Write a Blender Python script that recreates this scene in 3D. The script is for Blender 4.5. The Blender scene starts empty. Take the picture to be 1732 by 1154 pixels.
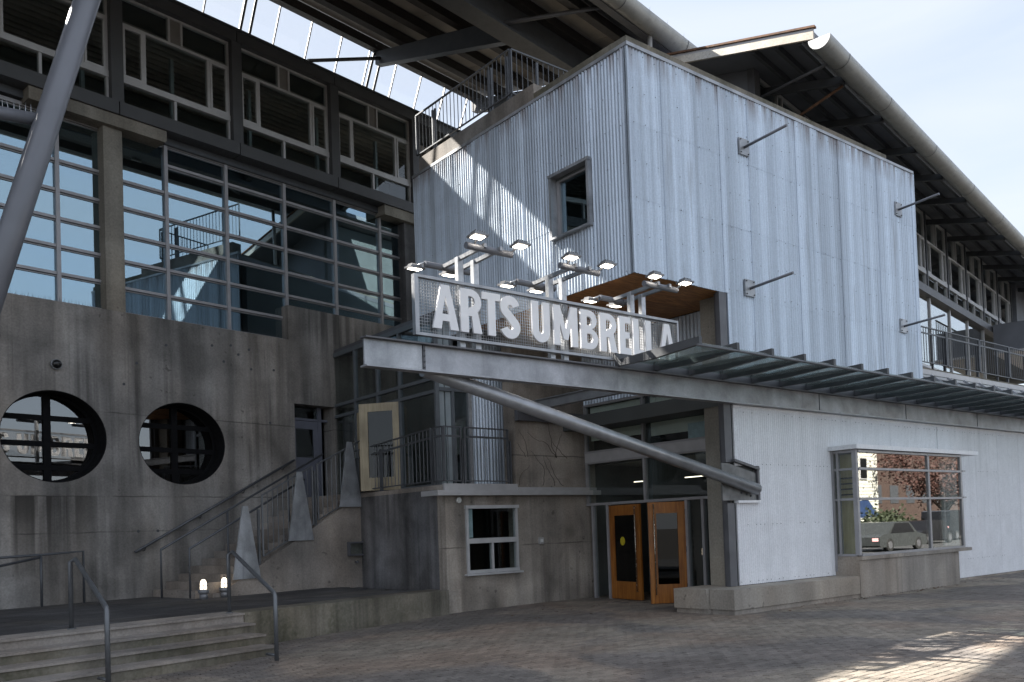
import bpy, math, random
from math import radians, sin, cos, pi, atan2, sqrt
from mathutils import Vector, Matrix
from mathutils.geometry import tessellate_polygon
random.seed(7)
SC = bpy.context.scene
COL = SC.collection

# ------------------------------------------------------------------ camera, world, sun
# world x runs along the street front, y away from the street; the shed behind is turned by TH
TH = radians(10.408)
CT, ST = cos(TH), sin(TH)
def W(x, y, z): return Vector((x, y, z))
def S(a, b, z): return Vector((a*CT - b*ST, a*ST + b*CT, z))

cam = bpy.data.cameras.new('camera'); cam_o = bpy.data.objects.new('camera', cam); COL.objects.link(cam_o)
CR, CU, CF = Vector((0.78318523, -0.62084219, -0.03429094)), Vector((0.00965708, -0.04299699, 0.99902853)), Vector((0.62171347, 0.78275554, 0.02767909))
mw = Matrix((CR, CU, -CF)).transposed().to_4x4(); mw.translation = (0, 0, 1.7)
cam_o.matrix_world = mw
cam.sensor_width = 36.0
cam.lens = 1480.897/1732*36
cam.shift_y = (855.243-577)/1732
cam.clip_end = 900
SC.camera = cam_o
CAM = Vector((0, 0, 1.7))
def px(p):
    v = p-CAM; w = v.dot(CF)
    return (866+1480.9*v.dot(CR)/w, 855.24-1480.9*v.dot(CU)/w, w)

SUN_T = (S(0.30, -1.0, -0.96)).normalized()          # the way the light travels
sun = bpy.data.lights.new('sun', 'SUN'); sun.energy = 5.0; sun.angle = radians(0.5); sun.color = (1.0, 0.95, 0.87)
sun_o = bpy.data.objects.new('sun', sun); COL.objects.link(sun_o)
sun_o.rotation_euler = (-SUN_T).to_track_quat('Z', 'Y').to_euler()
sun_o.location = (0, 40, 40)

world = bpy.data.worlds.new('World'); SC.world = world; world.use_nodes = True
nt = world.node_tree; nt.nodes.clear()
out = nt.nodes.new('ShaderNodeOutputWorld'); bg = nt.nodes.new('ShaderNodeBackground')
sky = nt.nodes.new('ShaderNodeTexSky'); sky.sky_type = 'NISHITA'; sky.sun_disc = False
sky.sun_elevation = math.asin(-SUN_T.z); sky.sun_rotation = atan2(-SUN_T.x, -SUN_T.y)
sky.air_density = 1.0; sky.dust_density = 0.7; sky.ozone_density = 1.6
tc = nt.nodes.new('ShaderNodeTexCoord'); mp = nt.nodes.new('ShaderNodeMapping'); mp.inputs['Scale'].default_value = (1.6, 1.6, 5.0)
nz = nt.nodes.new('ShaderNodeTexNoise'); nz.inputs['Scale'].default_value = 1.5; nz.inputs['Detail'].default_value = 7; nz.inputs['Distortion'].default_value = 0.7
rp = nt.nodes.new('ShaderNodeValToRGB'); rp.color_ramp.elements[0].position = 0.36; rp.color_ramp.elements[0].color = (.66, .66, .66, 1); rp.color_ramp.elements[1].position = 0.66; rp.color_ramp.elements[1].color = (.92, .92, .92, 1)
mix = nt.nodes.new('ShaderNodeMix'); mix.data_type = 'RGBA'; mix.inputs['B'].default_value = (3.45, 3.7, 4.1, 1)
nt.links.new(tc.outputs['Generated'], mp.inputs['Vector']); nt.links.new(mp.outputs[0], nz.inputs['Vector']); nt.links.new(nz.outputs['Fac'], rp.inputs[0])
nt.links.new(rp.outputs[0], mix.inputs['Factor']); nt.links.new(sky.outputs[0], mix.inputs['A']); nt.links.new(mix.outputs['Result'], bg.inputs['Color'])
bg.inputs['Strength'].default_value = 0.060
nt.links.new(bg.outputs[0], out.inputs[0])

SC.view_settings.view_transform = 'Standard'; SC.view_settings.look = 'None'
SC.view_settings.gamma = 1.0; SC.view_settings.use_curve_mapping = False
SC.view_settings.exposure = 2.15
SC.render.engine = 'CYCLES'
SC.cycles.use_denoising = True
SC.cycles.max_bounces = 8; SC.cycles.transparent_max_bounces = 24
SC.cycles.sample_clamp_indirect = 6
SC.cycles.caustics_reflective = False; SC.cycles.caustics_refractive = False

# ------------------------------------------------------------------ materials
def newmat(name):
    m = bpy.data.materials.new(name); m.use_nodes = True; n = m.node_tree; n.nodes.clear()
    o = n.nodes.new('ShaderNodeOutputMaterial'); b = n.nodes.new('ShaderNodeBsdfPrincipled'); n.links.new(b.outputs[0], o.inputs[0])
    return m, n, b, o
def noise(n, scale, detail=4, stretch=None, dist=0.0, src='pos'):
    g = n.nodes.new('ShaderNodeNewGeometry'); t = n.nodes.new('ShaderNodeTexNoise')
    t.inputs['Scale'].default_value = scale; t.inputs['Detail'].default_value = detail; t.inputs['Distortion'].default_value = dist
    if stretch:
        m = n.nodes.new('ShaderNodeMapping'); m.inputs['Scale'].default_value = stretch
        n.links.new(g.outputs['Position'], m.inputs[0]); n.links.new(m.outputs[0], t.inputs['Vector'])
    else: n.links.new(g.outputs['Position'], t.inputs['Vector'])
    return t.outputs['Fac']
def ramp(n, src, p0, v0, p1, v1):
    r = n.nodes.new('ShaderNodeMapRange'); r.inputs['From Min'].default_value = p0; r.inputs['From Max'].default_value = p1
    r.inputs['To Min'].default_value = v0; r.inputs['To Max'].default_value = v1; n.links.new(src, r.inputs['Value']); return r.outputs[0]
def math_(n, op, a, b):
    k = n.nodes.new('ShaderNodeMath'); k.operation = op
    for i, v in enumerate((a, b)):
        if isinstance(v, (int, float)): k.inputs[i].default_value = v
        else: n.links.new(v, k.inputs[i])
    return k.outputs[0]
def mixc(n, fac, a, b):
    k = n.nodes.new('ShaderNodeMix'); k.data_type = 'RGBA'
    for s, v in (('Factor', fac), ('A', a), ('B', b)):
        if isinstance(v, (int, float)): k.inputs[s].default_value = v
        elif isinstance(v, tuple): k.inputs[s].default_value = (*v, 1)
        else: n.links.new(v, k.inputs[s])
    return k.outputs['Result']
def scalec(n, col, f):
    k = n.nodes.new('ShaderNodeVectorMath'); k.operation = 'SCALE'
    if isinstance(col, tuple): k.inputs[0].default_value = col
    else: n.links.new(col, k.inputs[0])
    if isinstance(f, (int, float)): k.inputs['Scale'].default_value = f
    else: n.links.new(f, k.inputs['Scale'])
    return k.outputs[0]
def bump(n, b, src, strength=.3, dist=.01):
    k = n.nodes.new('ShaderNodeBump'); k.inputs['Strength'].default_value = strength; k.inputs['Distance'].default_value = dist
    n.links.new(src, k.inputs['Height']); n.links.new(k.outputs[0], b.inputs['Normal'])

def plain(name, col, rough=.5, metal=0.0, var=.18, vscale=3.0, objvar=0.0, bmp=0.0, bscale=60, spec=.5):
    m, n, b, o = newmat(name)
    f = ramp(n, noise(n, vscale, 5), .3, 1-var, .7, 1+var)
    if objvar:
        oi = n.nodes.new('ShaderNodeObjectInfo'); f = math_(n, 'MULTIPLY', f, ramp(n, oi.outputs['Random'], 0, 1-objvar, 1, 1+objvar))
    n.links.new(scalec(n, col, f), b.inputs['Base Color'])
    b.inputs['Metallic'].default_value = metal; b.inputs['Specular IOR Level'].default_value = spec
    n.links.new(ramp(n, noise(n, vscale*4, 3), .3, max(.02, rough-.08), .7, min(1, rough+.08)), b.inputs['Roughness'])
    if bmp: bump(n, b, noise(n, bscale, 4), bmp, .004)
    return m

def concrete(name, base, streak=.5, blotch=.35, dirt=(.05, .045, .04), rough=.85, moss=0.0, drip=None, pores=True, joints=None):
    m, n, b, o = newmat(name)
    st = noise(n, 1.0, 6, (1.5, 1.5, .13), dist=.5)
    st2 = noise(n, 1.0, 5, (6.0, 6.0, .16), dist=.3)
    sm = ramp(n, noise(n, .5, 3), .40, .15, .62, 1.5)
    bl = noise(n, .9, 6, dist=.4); fine = noise(n, 26, 6)
    f = ramp(n, bl, .3, 1-blotch, .7, 1+blotch*.7)
    f = math_(n, 'MULTIPLY', f, ramp(n, st, .36, 1-streak, .6, 1.08))
    f = math_(n, 'MULTIPLY', f, math_(n, 'SUBTRACT', 1.04, math_(n, 'MULTIPLY', sm, ramp(n, st2, .36, streak*.75, .54, 0))))
    f = math_(n, 'MULTIPLY', f, ramp(n, fine, .3, .84, .7, 1.12))
    col = scalec(n, base, f)
    warm = ramp(n, noise(n, .55, 3, (1, 1, .35)), .42, 0, .68, .5)
    col = mixc(n, warm, col, scalec(n, (base[0]*1.12, base[1]*.98, base[2]*.84), f))
    pit = ramp(n, noise(n, 7.5, 2), .66, 0, .74, .55)
    pit = math_(n, 'MULTIPLY', pit, ramp(n, noise(n, .7, 2, (1, 1, 1)), .5, 0, .6, 1))
    col = mixc(n, pit, col, dirt)
    g = n.nodes.new('ShaderNodeNewGeometry'); sx = n.nodes.new('ShaderNodeSeparateXYZ'); n.links.new(g.outputs['Position'], sx.inputs[0])
    if joints:
        for z in joints:
            d = math_(n, 'ABSOLUTE', math_(n, 'ADD', math_(n, 'SUBTRACT', sx.outputs[2], z), ramp(n, noise(n, 3, 2), 0, -.02, 1, .02)), 0)
            jl = math_(n, 'MULTIPLY', ramp(n, d, .0, .75, .022, 0), ramp(n, noise(n, 1.3, 2), .38, .1, .56, 1))
            col = mixc(n, jl, col, dirt)
    if drip:                                            # dark drips that hang below a joint at height z
        z, amt, x0, x1 = drip
        dn = noise(n, 1.0, 3, (5.0, 5.0, .12))
        below = math_(n, 'SUBTRACT', z, sx.outputs[2])
        lim = math_(n, 'MULTIPLY', ramp(n, below, 0, 1, 1.7, .0), math_(n, 'GREATER_THAN', below, 0.0))
        side = ramp(n, sx.outputs[0], x0, 1, x1, 0)
        dd = math_(n, 'MULTIPLY', math_(n, 'MULTIPLY', ramp(n, dn, .47, 0, .54, amt), lim), side)
        col = mixc(n, dd, col, dirt)
    if moss:
        mo = math_(n, 'MULTIPLY', ramp(n, noise(n, 1.2, 4), .4, 0, .65, moss), ramp(n, noise(n, 14, 3), .35, .3, .6, 1))
        col = mixc(n, mo, col, (.045, .05, .02))
    n.links.new(col, b.inputs['Base Color']); b.inputs['Roughness'].default_value = rough; b.inputs['Specular IOR Level'].default_value = .3
    bump(n, b, math_(n, 'ADD', fine, math_(n, 'MULTIPLY', noise(n, 120, 3), .4)), .35, .006)
    return m

def sheetmetal(name, base, metal, rough, streak, dark, objvar=.08, rust=0.0, rustz=None, blotch=.12, zs=.16):
    m, n, b, o = newmat(name)
    s1 = noise(n, 1.0, 5, (3.0, 3.0, zs)); s2 = noise(n, 1.0, 5, (13, 13, zs*2.5)); s3 = noise(n, 2.2, 6, dist=.6); s4 = noise(n, 38, 4)
    oi = n.nodes.new('ShaderNodeObjectInfo')
    f = math_(n, 'MULTIPLY', ramp(n, s1, .34, 1-streak, .64, 1+streak*.45), ramp(n, s2, .3, 1-streak*.32, .7, 1+streak*.22))
    f = math_(n, 'MULTIPLY', f, ramp(n, s3, .3, 1-blotch, .7, 1+blotch*.8)); f = math_(n, 'MULTIPLY', f, ramp(n, s4, .3, .92, .7, 1.08))
    f = math_(n, 'MULTIPLY', f, ramp(n, oi.outputs['Random'], 0, 1-objvar, 1, 1+objvar))
    col = scalec(n, base, f)
    sp = ramp(n, noise(n, 1.0, 4, (5.5, 5.5, .45)), .60, 0, .72, .55)
    col = mixc(n, sp, col, dark)
    if rust:
        g = n.nodes.new('ShaderNodeNewGeometry'); sx = n.nodes.new('ShaderNodeSeparateXYZ'); n.links.new(g.outputs['Position'], sx.inputs[0])
        near = ramp(n, math_(n, 'SUBTRACT', rustz, sx.outputs[2]), 0, 1, .5, 0)
        rr = math_(n, 'MULTIPLY', near, ramp(n, noise(n, 1, 3, (6, 6, .8)), .42, 0, .62, rust))
        col = mixc(n, rr, col, (.16, .10, .07))
    n.links.new(col, b.inputs['Base Color']); b.inputs['Metallic'].default_value = metal
    n.links.new(ramp(n, s3, .3, rough-.1, .7, rough+.12), b.inputs['Roughness'])
    bump(n, b, s3, .12, .01)
    return m

def glassmat(name, refl=.08, tint=(.75, .8, .8), rough=0.0, rcol=(1, 1, 1), diffuse=0.0, wave=.0):
    m = bpy.data.materials.new(name); m.use_nodes = True; n = m.node_tree; n.nodes.clear()
    o = n.nodes.new('ShaderNodeOutputMaterial'); t = n.nodes.new('ShaderNodeBsdfTransparent'); g = n.nodes.new('ShaderNodeBsdfAnisotropic')
    g.inputs['Roughness'].default_value = rough; g.inputs['Color'].default_value = (*rcol, 1); t.inputs['Color'].default_value = (*tint, 1)
    ge = n.nodes.new('ShaderNodeNewGeometry'); dt = n.nodes.new('ShaderNodeVectorMath'); dt.operation = 'DOT_PRODUCT'
    n.links.new(ge.outputs['Normal'], dt.inputs[0]); n.links.new(ge.outputs['Incoming'], dt.inputs[1])
    c = math_(n, 'SUBTRACT', 1.0, math_(n, 'ABSOLUTE', dt.outputs['Value'], 0)); p5 = math_(n, 'POWER', c, 5.0)
    f = math_(n, 'MINIMUM', math_(n, 'ADD', math_(n, 'MULTIPLY', p5, .9), .04+refl), 1.0)
    mx = n.nodes.new('ShaderNodeMixShader'); n.links.new(f, mx.inputs[0]); n.links.new(t.outputs[0], mx.inputs[1]); n.links.new(g.outputs[0], mx.inputs[2])
    last = mx.outputs[0]
    if wave:
        k = n.nodes.new('ShaderNodeBump'); k.inputs['Strength'].default_value = wave; k.inputs['Distance'].default_value = .02
        n.links.new(noise(n, .9, 1), k.inputs['Height']); n.links.new(k.outputs[0], g.inputs['Normal'])
    if diffuse:
        d = n.nodes.new('ShaderNodeBsdfDiffuse'); d.inputs['Color'].default_value = (.5, .52, .52, 1)
        m2 = n.nodes.new('ShaderNodeMixShader'); m2.inputs[0].default_value = diffuse; n.links.new(last, m2.inputs[1]); n.links.new(d.outputs[0], m2.inputs[2]); last = m2.outputs[0]
    n.links.new(last, o.inputs[0]); return m

def emit(name, col, s):
    m, n, b, o = newmat(name); b.inputs['Base Color'].default_value = (.8, .8, .8, 1)
    b.inputs['Emission Color'].default_value = (*col, 1); b.inputs['Emission Strength'].default_value = s; return m

def wood(name, base, dark, scale=1.0):
    m, n, b, o = newmat(name)
    gr = noise(n, 1.0, 6, (28*scale, 28*scale, 1.6*scale), dist=.6); big = noise(n, 2.0, 3)
    f = ramp(n, gr, .35, 0, .68, 1)
    col = mixc(n, f, dark, base); col = scalec(n, col, ramp(n, big, .3, .75, .7, 1.18))
    n.links.new(col, b.inputs['Base Color']); b.inputs['Roughness'].default_value = .42; bump(n, b, gr, .1, .003); return m

def plymat(name, base, dark):
    m, n, b, o = newmat(name)
    gr = noise(n, 1.0, 6, (1.5, 9, 9), dist=2.2)
    oi = n.nodes.new('ShaderNodeObjectInfo')
    col = scalec(n, mixc(n, ramp(n, gr, .35, 0, .65, 1), dark, base), ramp(n, oi.outputs['Random'], 0, .8, 1, 1.15))
    n.links.new(col, b.inputs['Base Color']); b.inputs['Roughness'].default_value = .6; return m

def pavermat(name, base, warm, dark):
    m, n, b, o = newmat(name)
    oi = n.nodes.new('ShaderNodeObjectInfo'); g = n.nodes.new('ShaderNodeNewGeometry')
    r = math_(n, 'FRACT', math_(n, 'ADD', oi.outputs['Random'], g.outputs['Random Per Island']), 0)
    f = ramp(n, r, 0, .82, 1, 1.18)
    f = math_(n, 'MULTIPLY', f, ramp(n, noise(n, 55, 5), .3, .72, .7, 1.25))
    f = math_(n, 'MULTIPLY', f, ramp(n, noise(n, .8, 6, dist=.5), .3, .78, .7, 1.18))
    col = scalec(n, mixc(n, ramp(n, noise(n, .45, 4), .42, 0, .62, .8), base, warm), f)
    st = math_(n, 'MULTIPLY', ramp(n, noise(n, .33, 7, dist=.8), .46, 0, .56, .75), 1.0)
    col = mixc(n, st, col, scalec(n, dark, f))
    n.links.new(col, b.inputs['Base Color']); b.inputs['Roughness'].default_value = .8; b.inputs['Specular IOR Level'].default_value = .35
    bump(n, b, noise(n, 90, 5), .4, .004); return m

M = {}
M['conc'] = concrete('hall concrete', (.295, .278, .262), .45, .38, drip=(2.72, .95, 3.8, 5.4), joints=(2.72, 4.55, 1.95))
M['conc_pier'] = concrete('pier concrete', (.28, .26, .225), .2, .3)
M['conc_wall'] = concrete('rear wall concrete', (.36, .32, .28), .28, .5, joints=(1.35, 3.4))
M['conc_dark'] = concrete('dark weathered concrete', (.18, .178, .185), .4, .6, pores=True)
M['conc_stair'] = concrete('stair concrete', (.30, .27, .245), .15, .4)
M['conc_moss'] = concrete('damp step concrete', (.22, .20, .165), .3, .4, moss=.5)
M['conc_bench'] = concrete('bench concrete', (.35, .315, .275), .12, .25)
M['conc_base'] = concrete('bay base concrete', (.34, .305, .27), .2, .25)
M['curb'] = concrete('curb concrete', (.30, .28, .26), .3, .3)
M['zinc'] = sheetmetal('old galvanised sheet', (.60, .675, .77), .35, .46, .27, (.36, .385, .42), .03, rust=.75, rustz=10.3, blotch=.07, zs=.055)
M['white_sheet'] = sheetmetal('white painted sheet', (.86, .855, .88), .05, .42, .05, (.70, .70, .72), .015, blotch=.05)
M['galv'] = sheetmetal('galvanised plate', (.40, .41, .43), .45, .40, .12, (.17, .17, .19), .05, blotch=.34, zs=.5)
M['galv_beam'] = sheetmetal('galvanised beam', (.39, .395, .42), .4, .40, .10, (.20, .20, .21), .04, blotch=.34, zs=.8)
M['galv_light'] = plain('bright galvanised steel', (.50, .51, .53), .38, .55, .18, 12)
M['tube'] = plain('galvanised tube', (.34, .345, .36), .36, .6, .15, 5)
M['steel'] = plain('dark grey painted steel', (.062, .066, .073), .5, 0, .15, 4)
M['steel_mid'] = plain('mid grey painted steel', (.115, .115, .125), .45, .1, .15, 4)
M['pipe'] = plain('grey painted pipe', (.165, .17, .19), .38, .1, .10, 2)
M['fascia'] = plain('charcoal fascia', (.075, .076, .08), .5, 0, .10, 2)
M['rail'] = plain('grey railing steel', (.105, .11, .12), .45, .3, .12, 6)
M['rail_gal'] = plain('galvanised railing', (.16, .167, .178), .42, .5, .12, 6)
M['alu'] = plain('pale aluminium frame', (.52, .515, .52), .42, .15, .08, 4)
M['mull'] = plain('grey mullion', (.36, .35, .36), .42, .25, .1, 4)
M['mull_dark'] = plain('bluish grey mullion', (.15, .165, .18), .45, .2, .1, 4)
M['mull_teal'] = plain('pale vestibule post', (.36, .41, .43), .45, .1, .1, 4)
M['ledge'] = plain('grey metal ledge', (.47, .46, .465), .4, .2, .1, 4)
M['beige'] = plain('taupe infill panel', (.20, .185, .175), .6, 0, .1, 3)
M['glass_sky'] = glassmat('coated window glass', .36, (.6, .65, .68), 0.0, (.60, .80, .90), wave=.02)
M['glass'] = glassmat('clear window glass', .01, (.86, .90, .90), wave=.012)
M['glass_tint'] = glassmat('dim door glass', .0, (.16, .17, .17))
M['glass_green'] = glassmat('greenish glass', .06, (.62, .75, .72))
M['glass_bay'] = glassmat('bay window glass', .24, (.8, .82, .78), wave=.006)
M['glass_dark'] = glassmat('dark round window glass', .12, (.4, .4, .4), wave=.01)
M['glass_wire'] = glassmat('wired rooflight glass', .0, (.98, .985, .99), diffuse=.025)
M['glass_canopy'] = glassmat('canopy glass', .05, (.80, .90, .88), diffuse=.16)
M['black'] = plain('near black interior', (.010, .010, .011), .8, 0, .2, 2)
M['interior'] = plain('dim interior', (.10, .11, .11), .8, 0, .2, 1)
M['interior_pale'] = plain('pale interior', (.30, .30, .28), .8, 0, .15, 1)
M['frame_black'] = plain('black frame', (.007, .007, .008), .8, 0, .1, 3, spec=.15)
M['gusset'] = plain('dull gusset plate', (.19, .188, .185), .55, .3, .3, 6)
M['blind'] = plain('olive grey roller blind', (.78, .78, .68), .8, 0, .08, 1)
M['paper'] = plain('pale blue paper', (.55, .66, .70), .7, 0, .15, 9)
M['letter'] = plain('white letter paint', (.84, .84, .86), .45, 0, .04, 6)
M['mesh'] = plain('galvanised wire mesh', (.36, .365, .375), .45, .5, .1, 6)
M['door_wood'] = wood('orange fir door', (.43, .165, .030), (.25, .082, .014))
M['door_birch'] = wood('pale birch door', (.42, .35, .235), (.33, .265, .165))
M['door_grey'] = plain('blue grey door paint', (.16, .165, .20), .5, 0, .08, 3)
M['ply'] = plymat('weathered plywood', (.62, .30, .11), (.36, .15, .055))
M['deck'] = plain('roof deck underside', (.36, .325, .295), .7, 0, .15, 2, objvar=.1)
M['purlin'] = plain('dark purlin', (.035, .030, .028), .6, 0, .2, 3)
M['roof_top'] = plain('roof sheet top', (.16, .16, .17), .5, .3, .15, 2)
M['gutter'] = sheetmetal('weathered gutter metal', (.40, .395, .375), .25, .45, .1, (.25, .24, .22), .02)
M['gutter_cap'] = plain('white gutter end', (.75, .75, .75), .5)
M['fascia_white'] = concrete('flaking white fascia', (.55, .53, .49), .1, .3, dirt=(.20, .085, .03), rough=.6)
M['rust'] = plain('rusty strut', (.13, .065, .035), .8, 0, .4, 9)
M['slate'] = plain('slate grey cladding', (.17, .18, .205), .6, 0, .12, 2)
M['panel_white'] = plain('white balcony panel', (.50, .52, .58), .5, 0, .06, 2)
M['panel_grey'] = plain('grey balcony panel', (.13, .125, .135), .5, 0, .06, 2)
M['paver'] = pavermat('plaza paver', (.245, .212, .175), (.25, .19, .15), (.14, .128, .122))
M['joint'] = plain('joint sand', (.040, .036, .031), .95, 0, .3, 8)
M['asphalt'] = plain('asphalt', (.055, .055, .056), .9, 0, .2, 3, bmp=.4)
M['slab'] = pavermat('terrace slab', (.085, .083, .085), (.10, .09, .08), (.055, .053, .055))
M['lamp_glow'] = emit('floodlight panel', (1.0, .90, .76), 4.2)
M['bulb'] = emit('bulkhead lamp glass', (1.0, .84, .62), .8)
M['tubelight'] = emit('fluorescent tube', (1.0, .88, .68), .8)
M['lamp_body'] = plain('lamp housing', (.22, .22, .23), .45, .3)
M['plastic_white'] = plain('white plastic', (.72, .72, .70), .4)
M['plastic_grey'] = plain('grey plastic', (.40, .39, .38), .5)
M['plastic_black'] = plain('black plastic', (.012, .012, .014), .15)
M['yellow'] = plain('yellow sticker', (.55, .45, .02), .5, 0, .25, 30)
M['blue'] = plain('blue membrane', (.02, .035, .22), .5)
M['brass'] = plain('polished pull bar', (.55, .50, .42), .25, .9)
M['leaf_dry'] = plain('dry leaf', (.10, .052, .028), .8, 0, .4, 20)
M['leaf_red'] = plain('red brown foliage', (.062, .026, .02), .7, 0, .4, 2)
M['leaf_green'] = plain('hedge foliage', (.026, .036, .013), .7, 0, .35, 3)
M['bark'] = plain('bark', (.07, .055, .045), .9, 0, .3, 8)
M['brick_dark'] = plain('dark brick', (.07, .045, .036), .8, 0, .3, 6)
M['house'] = plain('cream clapboard', (.66, .65, .58), .6, 0, .05, 2)
M['car_silver'] = plain('silver car paint', (.06, .065, .066), .25, .15, .03, 1)
M['car_black'] = plain('black car paint', (.015, .015, .018), .15, .2, .03, 1)
M['tyre'] = plain('tyre rubber', (.02, .02, .02), .8)
M['tail'] = emit('red tail lamp', (1.0, .03, .02), .5)
M['tarp'] = plain('blue tarpaulin', (.012, .03, .085), .5)
M['yellow_wood'] = wood('pale pine screen', (.75, .60, .32), (.6, .46, .22))

# ------------------------------------------------------------------ object helpers
MW = {}
def tag(o, label=None, cat=None, group=None, kind=None):
    if label: o['label'] = label
    if cat: o['category'] = cat
    if group: o['group'] = group
    if kind: o['kind'] = kind
    return o
def thing(name, label, cat, loc=(0, 0, 0), rz=0.0, group=None):
    o = bpy.data.objects.new(name, None); COL.objects.link(o); o.empty_display_size = .2
    o.location = loc; o.rotation_euler = (0, 0, rz); MW[o] = Matrix.Translation(loc) @ Matrix.Rotation(rz, 4, 'Z')
    return tag(o, label, cat, group)

BOXF = [(0, 3, 2, 1), (4, 5, 6, 7), (0, 1, 5, 4), (1, 2, 6, 5), (2, 3, 7, 6), (3, 0, 4, 7)]
class MB:
    def __init__(s, fr=W): s.v = []; s.f = []; s.fr = fr
    def add(s, vs, fs):
        k = len(s.v); s.v += [Vector(p) for p in vs]; s.f += [tuple(i+k for i in f) for f in fs]; return s
    def box(s, x0, x1, y0, y1, z0, z1):
        c = [(x0, y0, z0), (x1, y0, z0), (x1, y1, z0), (x0, y1, z0), (x0, y0, z1), (x1, y0, z1), (x1, y1, z1), (x0, y1, z1)]
        return s.add([s.fr(*p) for p in c], BOXF)
    def hexa(s, pts): return s.add([s.fr(*p) for p in pts], BOXF)
    def bar(s, a, b, w, h, up=(0, 0, 1)):
        a, b = s.fr(*a), s.fr(*b); d = (b-a).normalized(); u = Vector(up); r = d.cross(u)
        if r.length < 1e-4: r = d.cross(Vector((1, 0, 0)))
        r.normalize(); u = r.cross(d); r *= w/2; u *= h/2
        return s.add([a-r-u, a+r-u, a+r+u, a-r+u, b-r-u, b+r-u, b+r+u, b-r+u], BOXF)
    def tube(s, pts, r, n=8, caps=True):
        pts = [s.fr(*p) for p in pts]; rings = []; k = len(s.v)
        for i, p in enumerate(pts):
            d = (pts[min(i+1, len(pts)-1)]-pts[max(i-1, 0)]).normalized()
            x = d.orthogonal().normalized() if i == 0 else (x - d*x.dot(d)).normalized()
            y = d.cross(x); rr = r[i] if isinstance(r, (list, tuple)) else r
            for j in range(n): s.v.append(p+x*cos(2*pi*j/n)*rr+y*sin(2*pi*j/n)*rr)
        for i in range(len(pts)-1):
            for j in range(n): s.f.append((k+i*n+j, k+i*n+(j+1) % n, k+(i+1)*n+(j+1) % n, k+(i+1)*n+j))
        if caps:
            s.f.append(tuple(k+j for j in reversed(range(n)))); s.f.append(tuple(k+(len(pts)-1)*n+j for j in range(n)))
        return s
    def plate(s, loops, mapf, t0, t1):
        """extrude a 2-D outline with holes; mapf(u, v, t) gives frame coordinates"""
        vecs = [[Vector((u, v, 0)) for u, v in lp] for lp in loops]; tri = tessellate_polygon(vecs); flat = [p for lp in loops for p in lp]; n = len(flat)
        k = len(s.v); s.v += [s.fr(*mapf(u, v, t0)) for u, v in flat]+[s.fr(*mapf(u, v, t1)) for u, v in flat]
        for a, b, c in tri: s.f.append((k+a, k+b, k+c)); s.f.append((k+n+c, k+n+b, k+n+a))
        i = 0
        for lp in loops:
            m = len(lp)
            for j in range(m): s.f.append((k+i+j, k+i+(j+1) % m, k+n+i+(j+1) % m, k+n+i+j))
            i += m
        return s
    def quad(s, *pts): return s.add([s.fr(*p) for p in pts], [tuple(range(len(pts)))])
    def build(s, name, mat, parent=None, smooth=False, kind=None, fix=True):
        me = bpy.data.meshes.new(name); inv = MW[parent].inverted() if parent is not None else Matrix()
        me.from_pydata([inv @ v for v in s.v], [], s.f)
        if fix:
            import bmesh
            b = bmesh.new(); b.from_mesh(me); bmesh.ops.recalc_face_normals(b, faces=b.faces); b.to_mesh(me); b.free()
        me.materials.append(M[mat]); o = bpy.data.objects.new(name, me); COL.objects.link(o)
        if smooth:
            for p in me.polygons: p.use_smooth = len(p.vertices) == 4
        if parent is not None: o.parent = parent; MW[o] = MW[parent]
        else: MW[o] = Matrix()
        if kind: o['kind'] = kind
        return o

def one(name, mb, mat, label, cat, group=None, kind=None, smooth=False):
    """a top-level object of one mesh, origin at the foot of its bounds"""
    c = sum(mb.v, Vector())/len(mb.v); c.z = min(v.z for v in mb.v)
    mb.v = [v-c for v in mb.v]; o = mb.build(name, mat, None, smooth); o.location = c; MW[o] = Matrix.Translation(c)
    return tag(o, label, cat, group, kind)
def inst(name, mesh, parent, mat4):
    o = bpy.data.objects.new(name, mesh); COL.objects.link(o); o.parent = parent
    o.matrix_local = MW[parent].inverted() @ mat4; MW[o] = mat4; return o
def meshof(mb, name, mat, smooth=False):
    me = bpy.data.meshes.new(name); me.from_pydata(mb.v, [], mb.f)
    import bmesh
    b = bmesh.new(); b.from_mesh(me); bmesh.ops.recalc_face_normals(b, faces=b.faces); b.to_mesh(me); b.free()
    me.materials.append(M[mat])
    if smooth:
        for p in me.polygons: p.use_smooth = True
    return me
SCALE1 = {}
def box_inst(name, mat, parent, fr, x0, x1, y0, y1, z0, z1):
    """an axis-aligned piece that shares one unit mesh with its fellows of the same size"""
    key = (mat, round(x1-x0, 3), round(y1-y0, 3), round(z1-z0, 3))
    if key not in SCALE1: SCALE1[key] = meshof(MB().box(0, x1-x0, 0, y1-y0, 0, z1-z0), name, mat)
    m = Matrix.Translation(fr(x0, y0, z0)) @ Matrix.Rotation(TH if fr is S else 0.0, 4, 'Z')
    return inst(name, SCALE1[key], parent, m)

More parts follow.
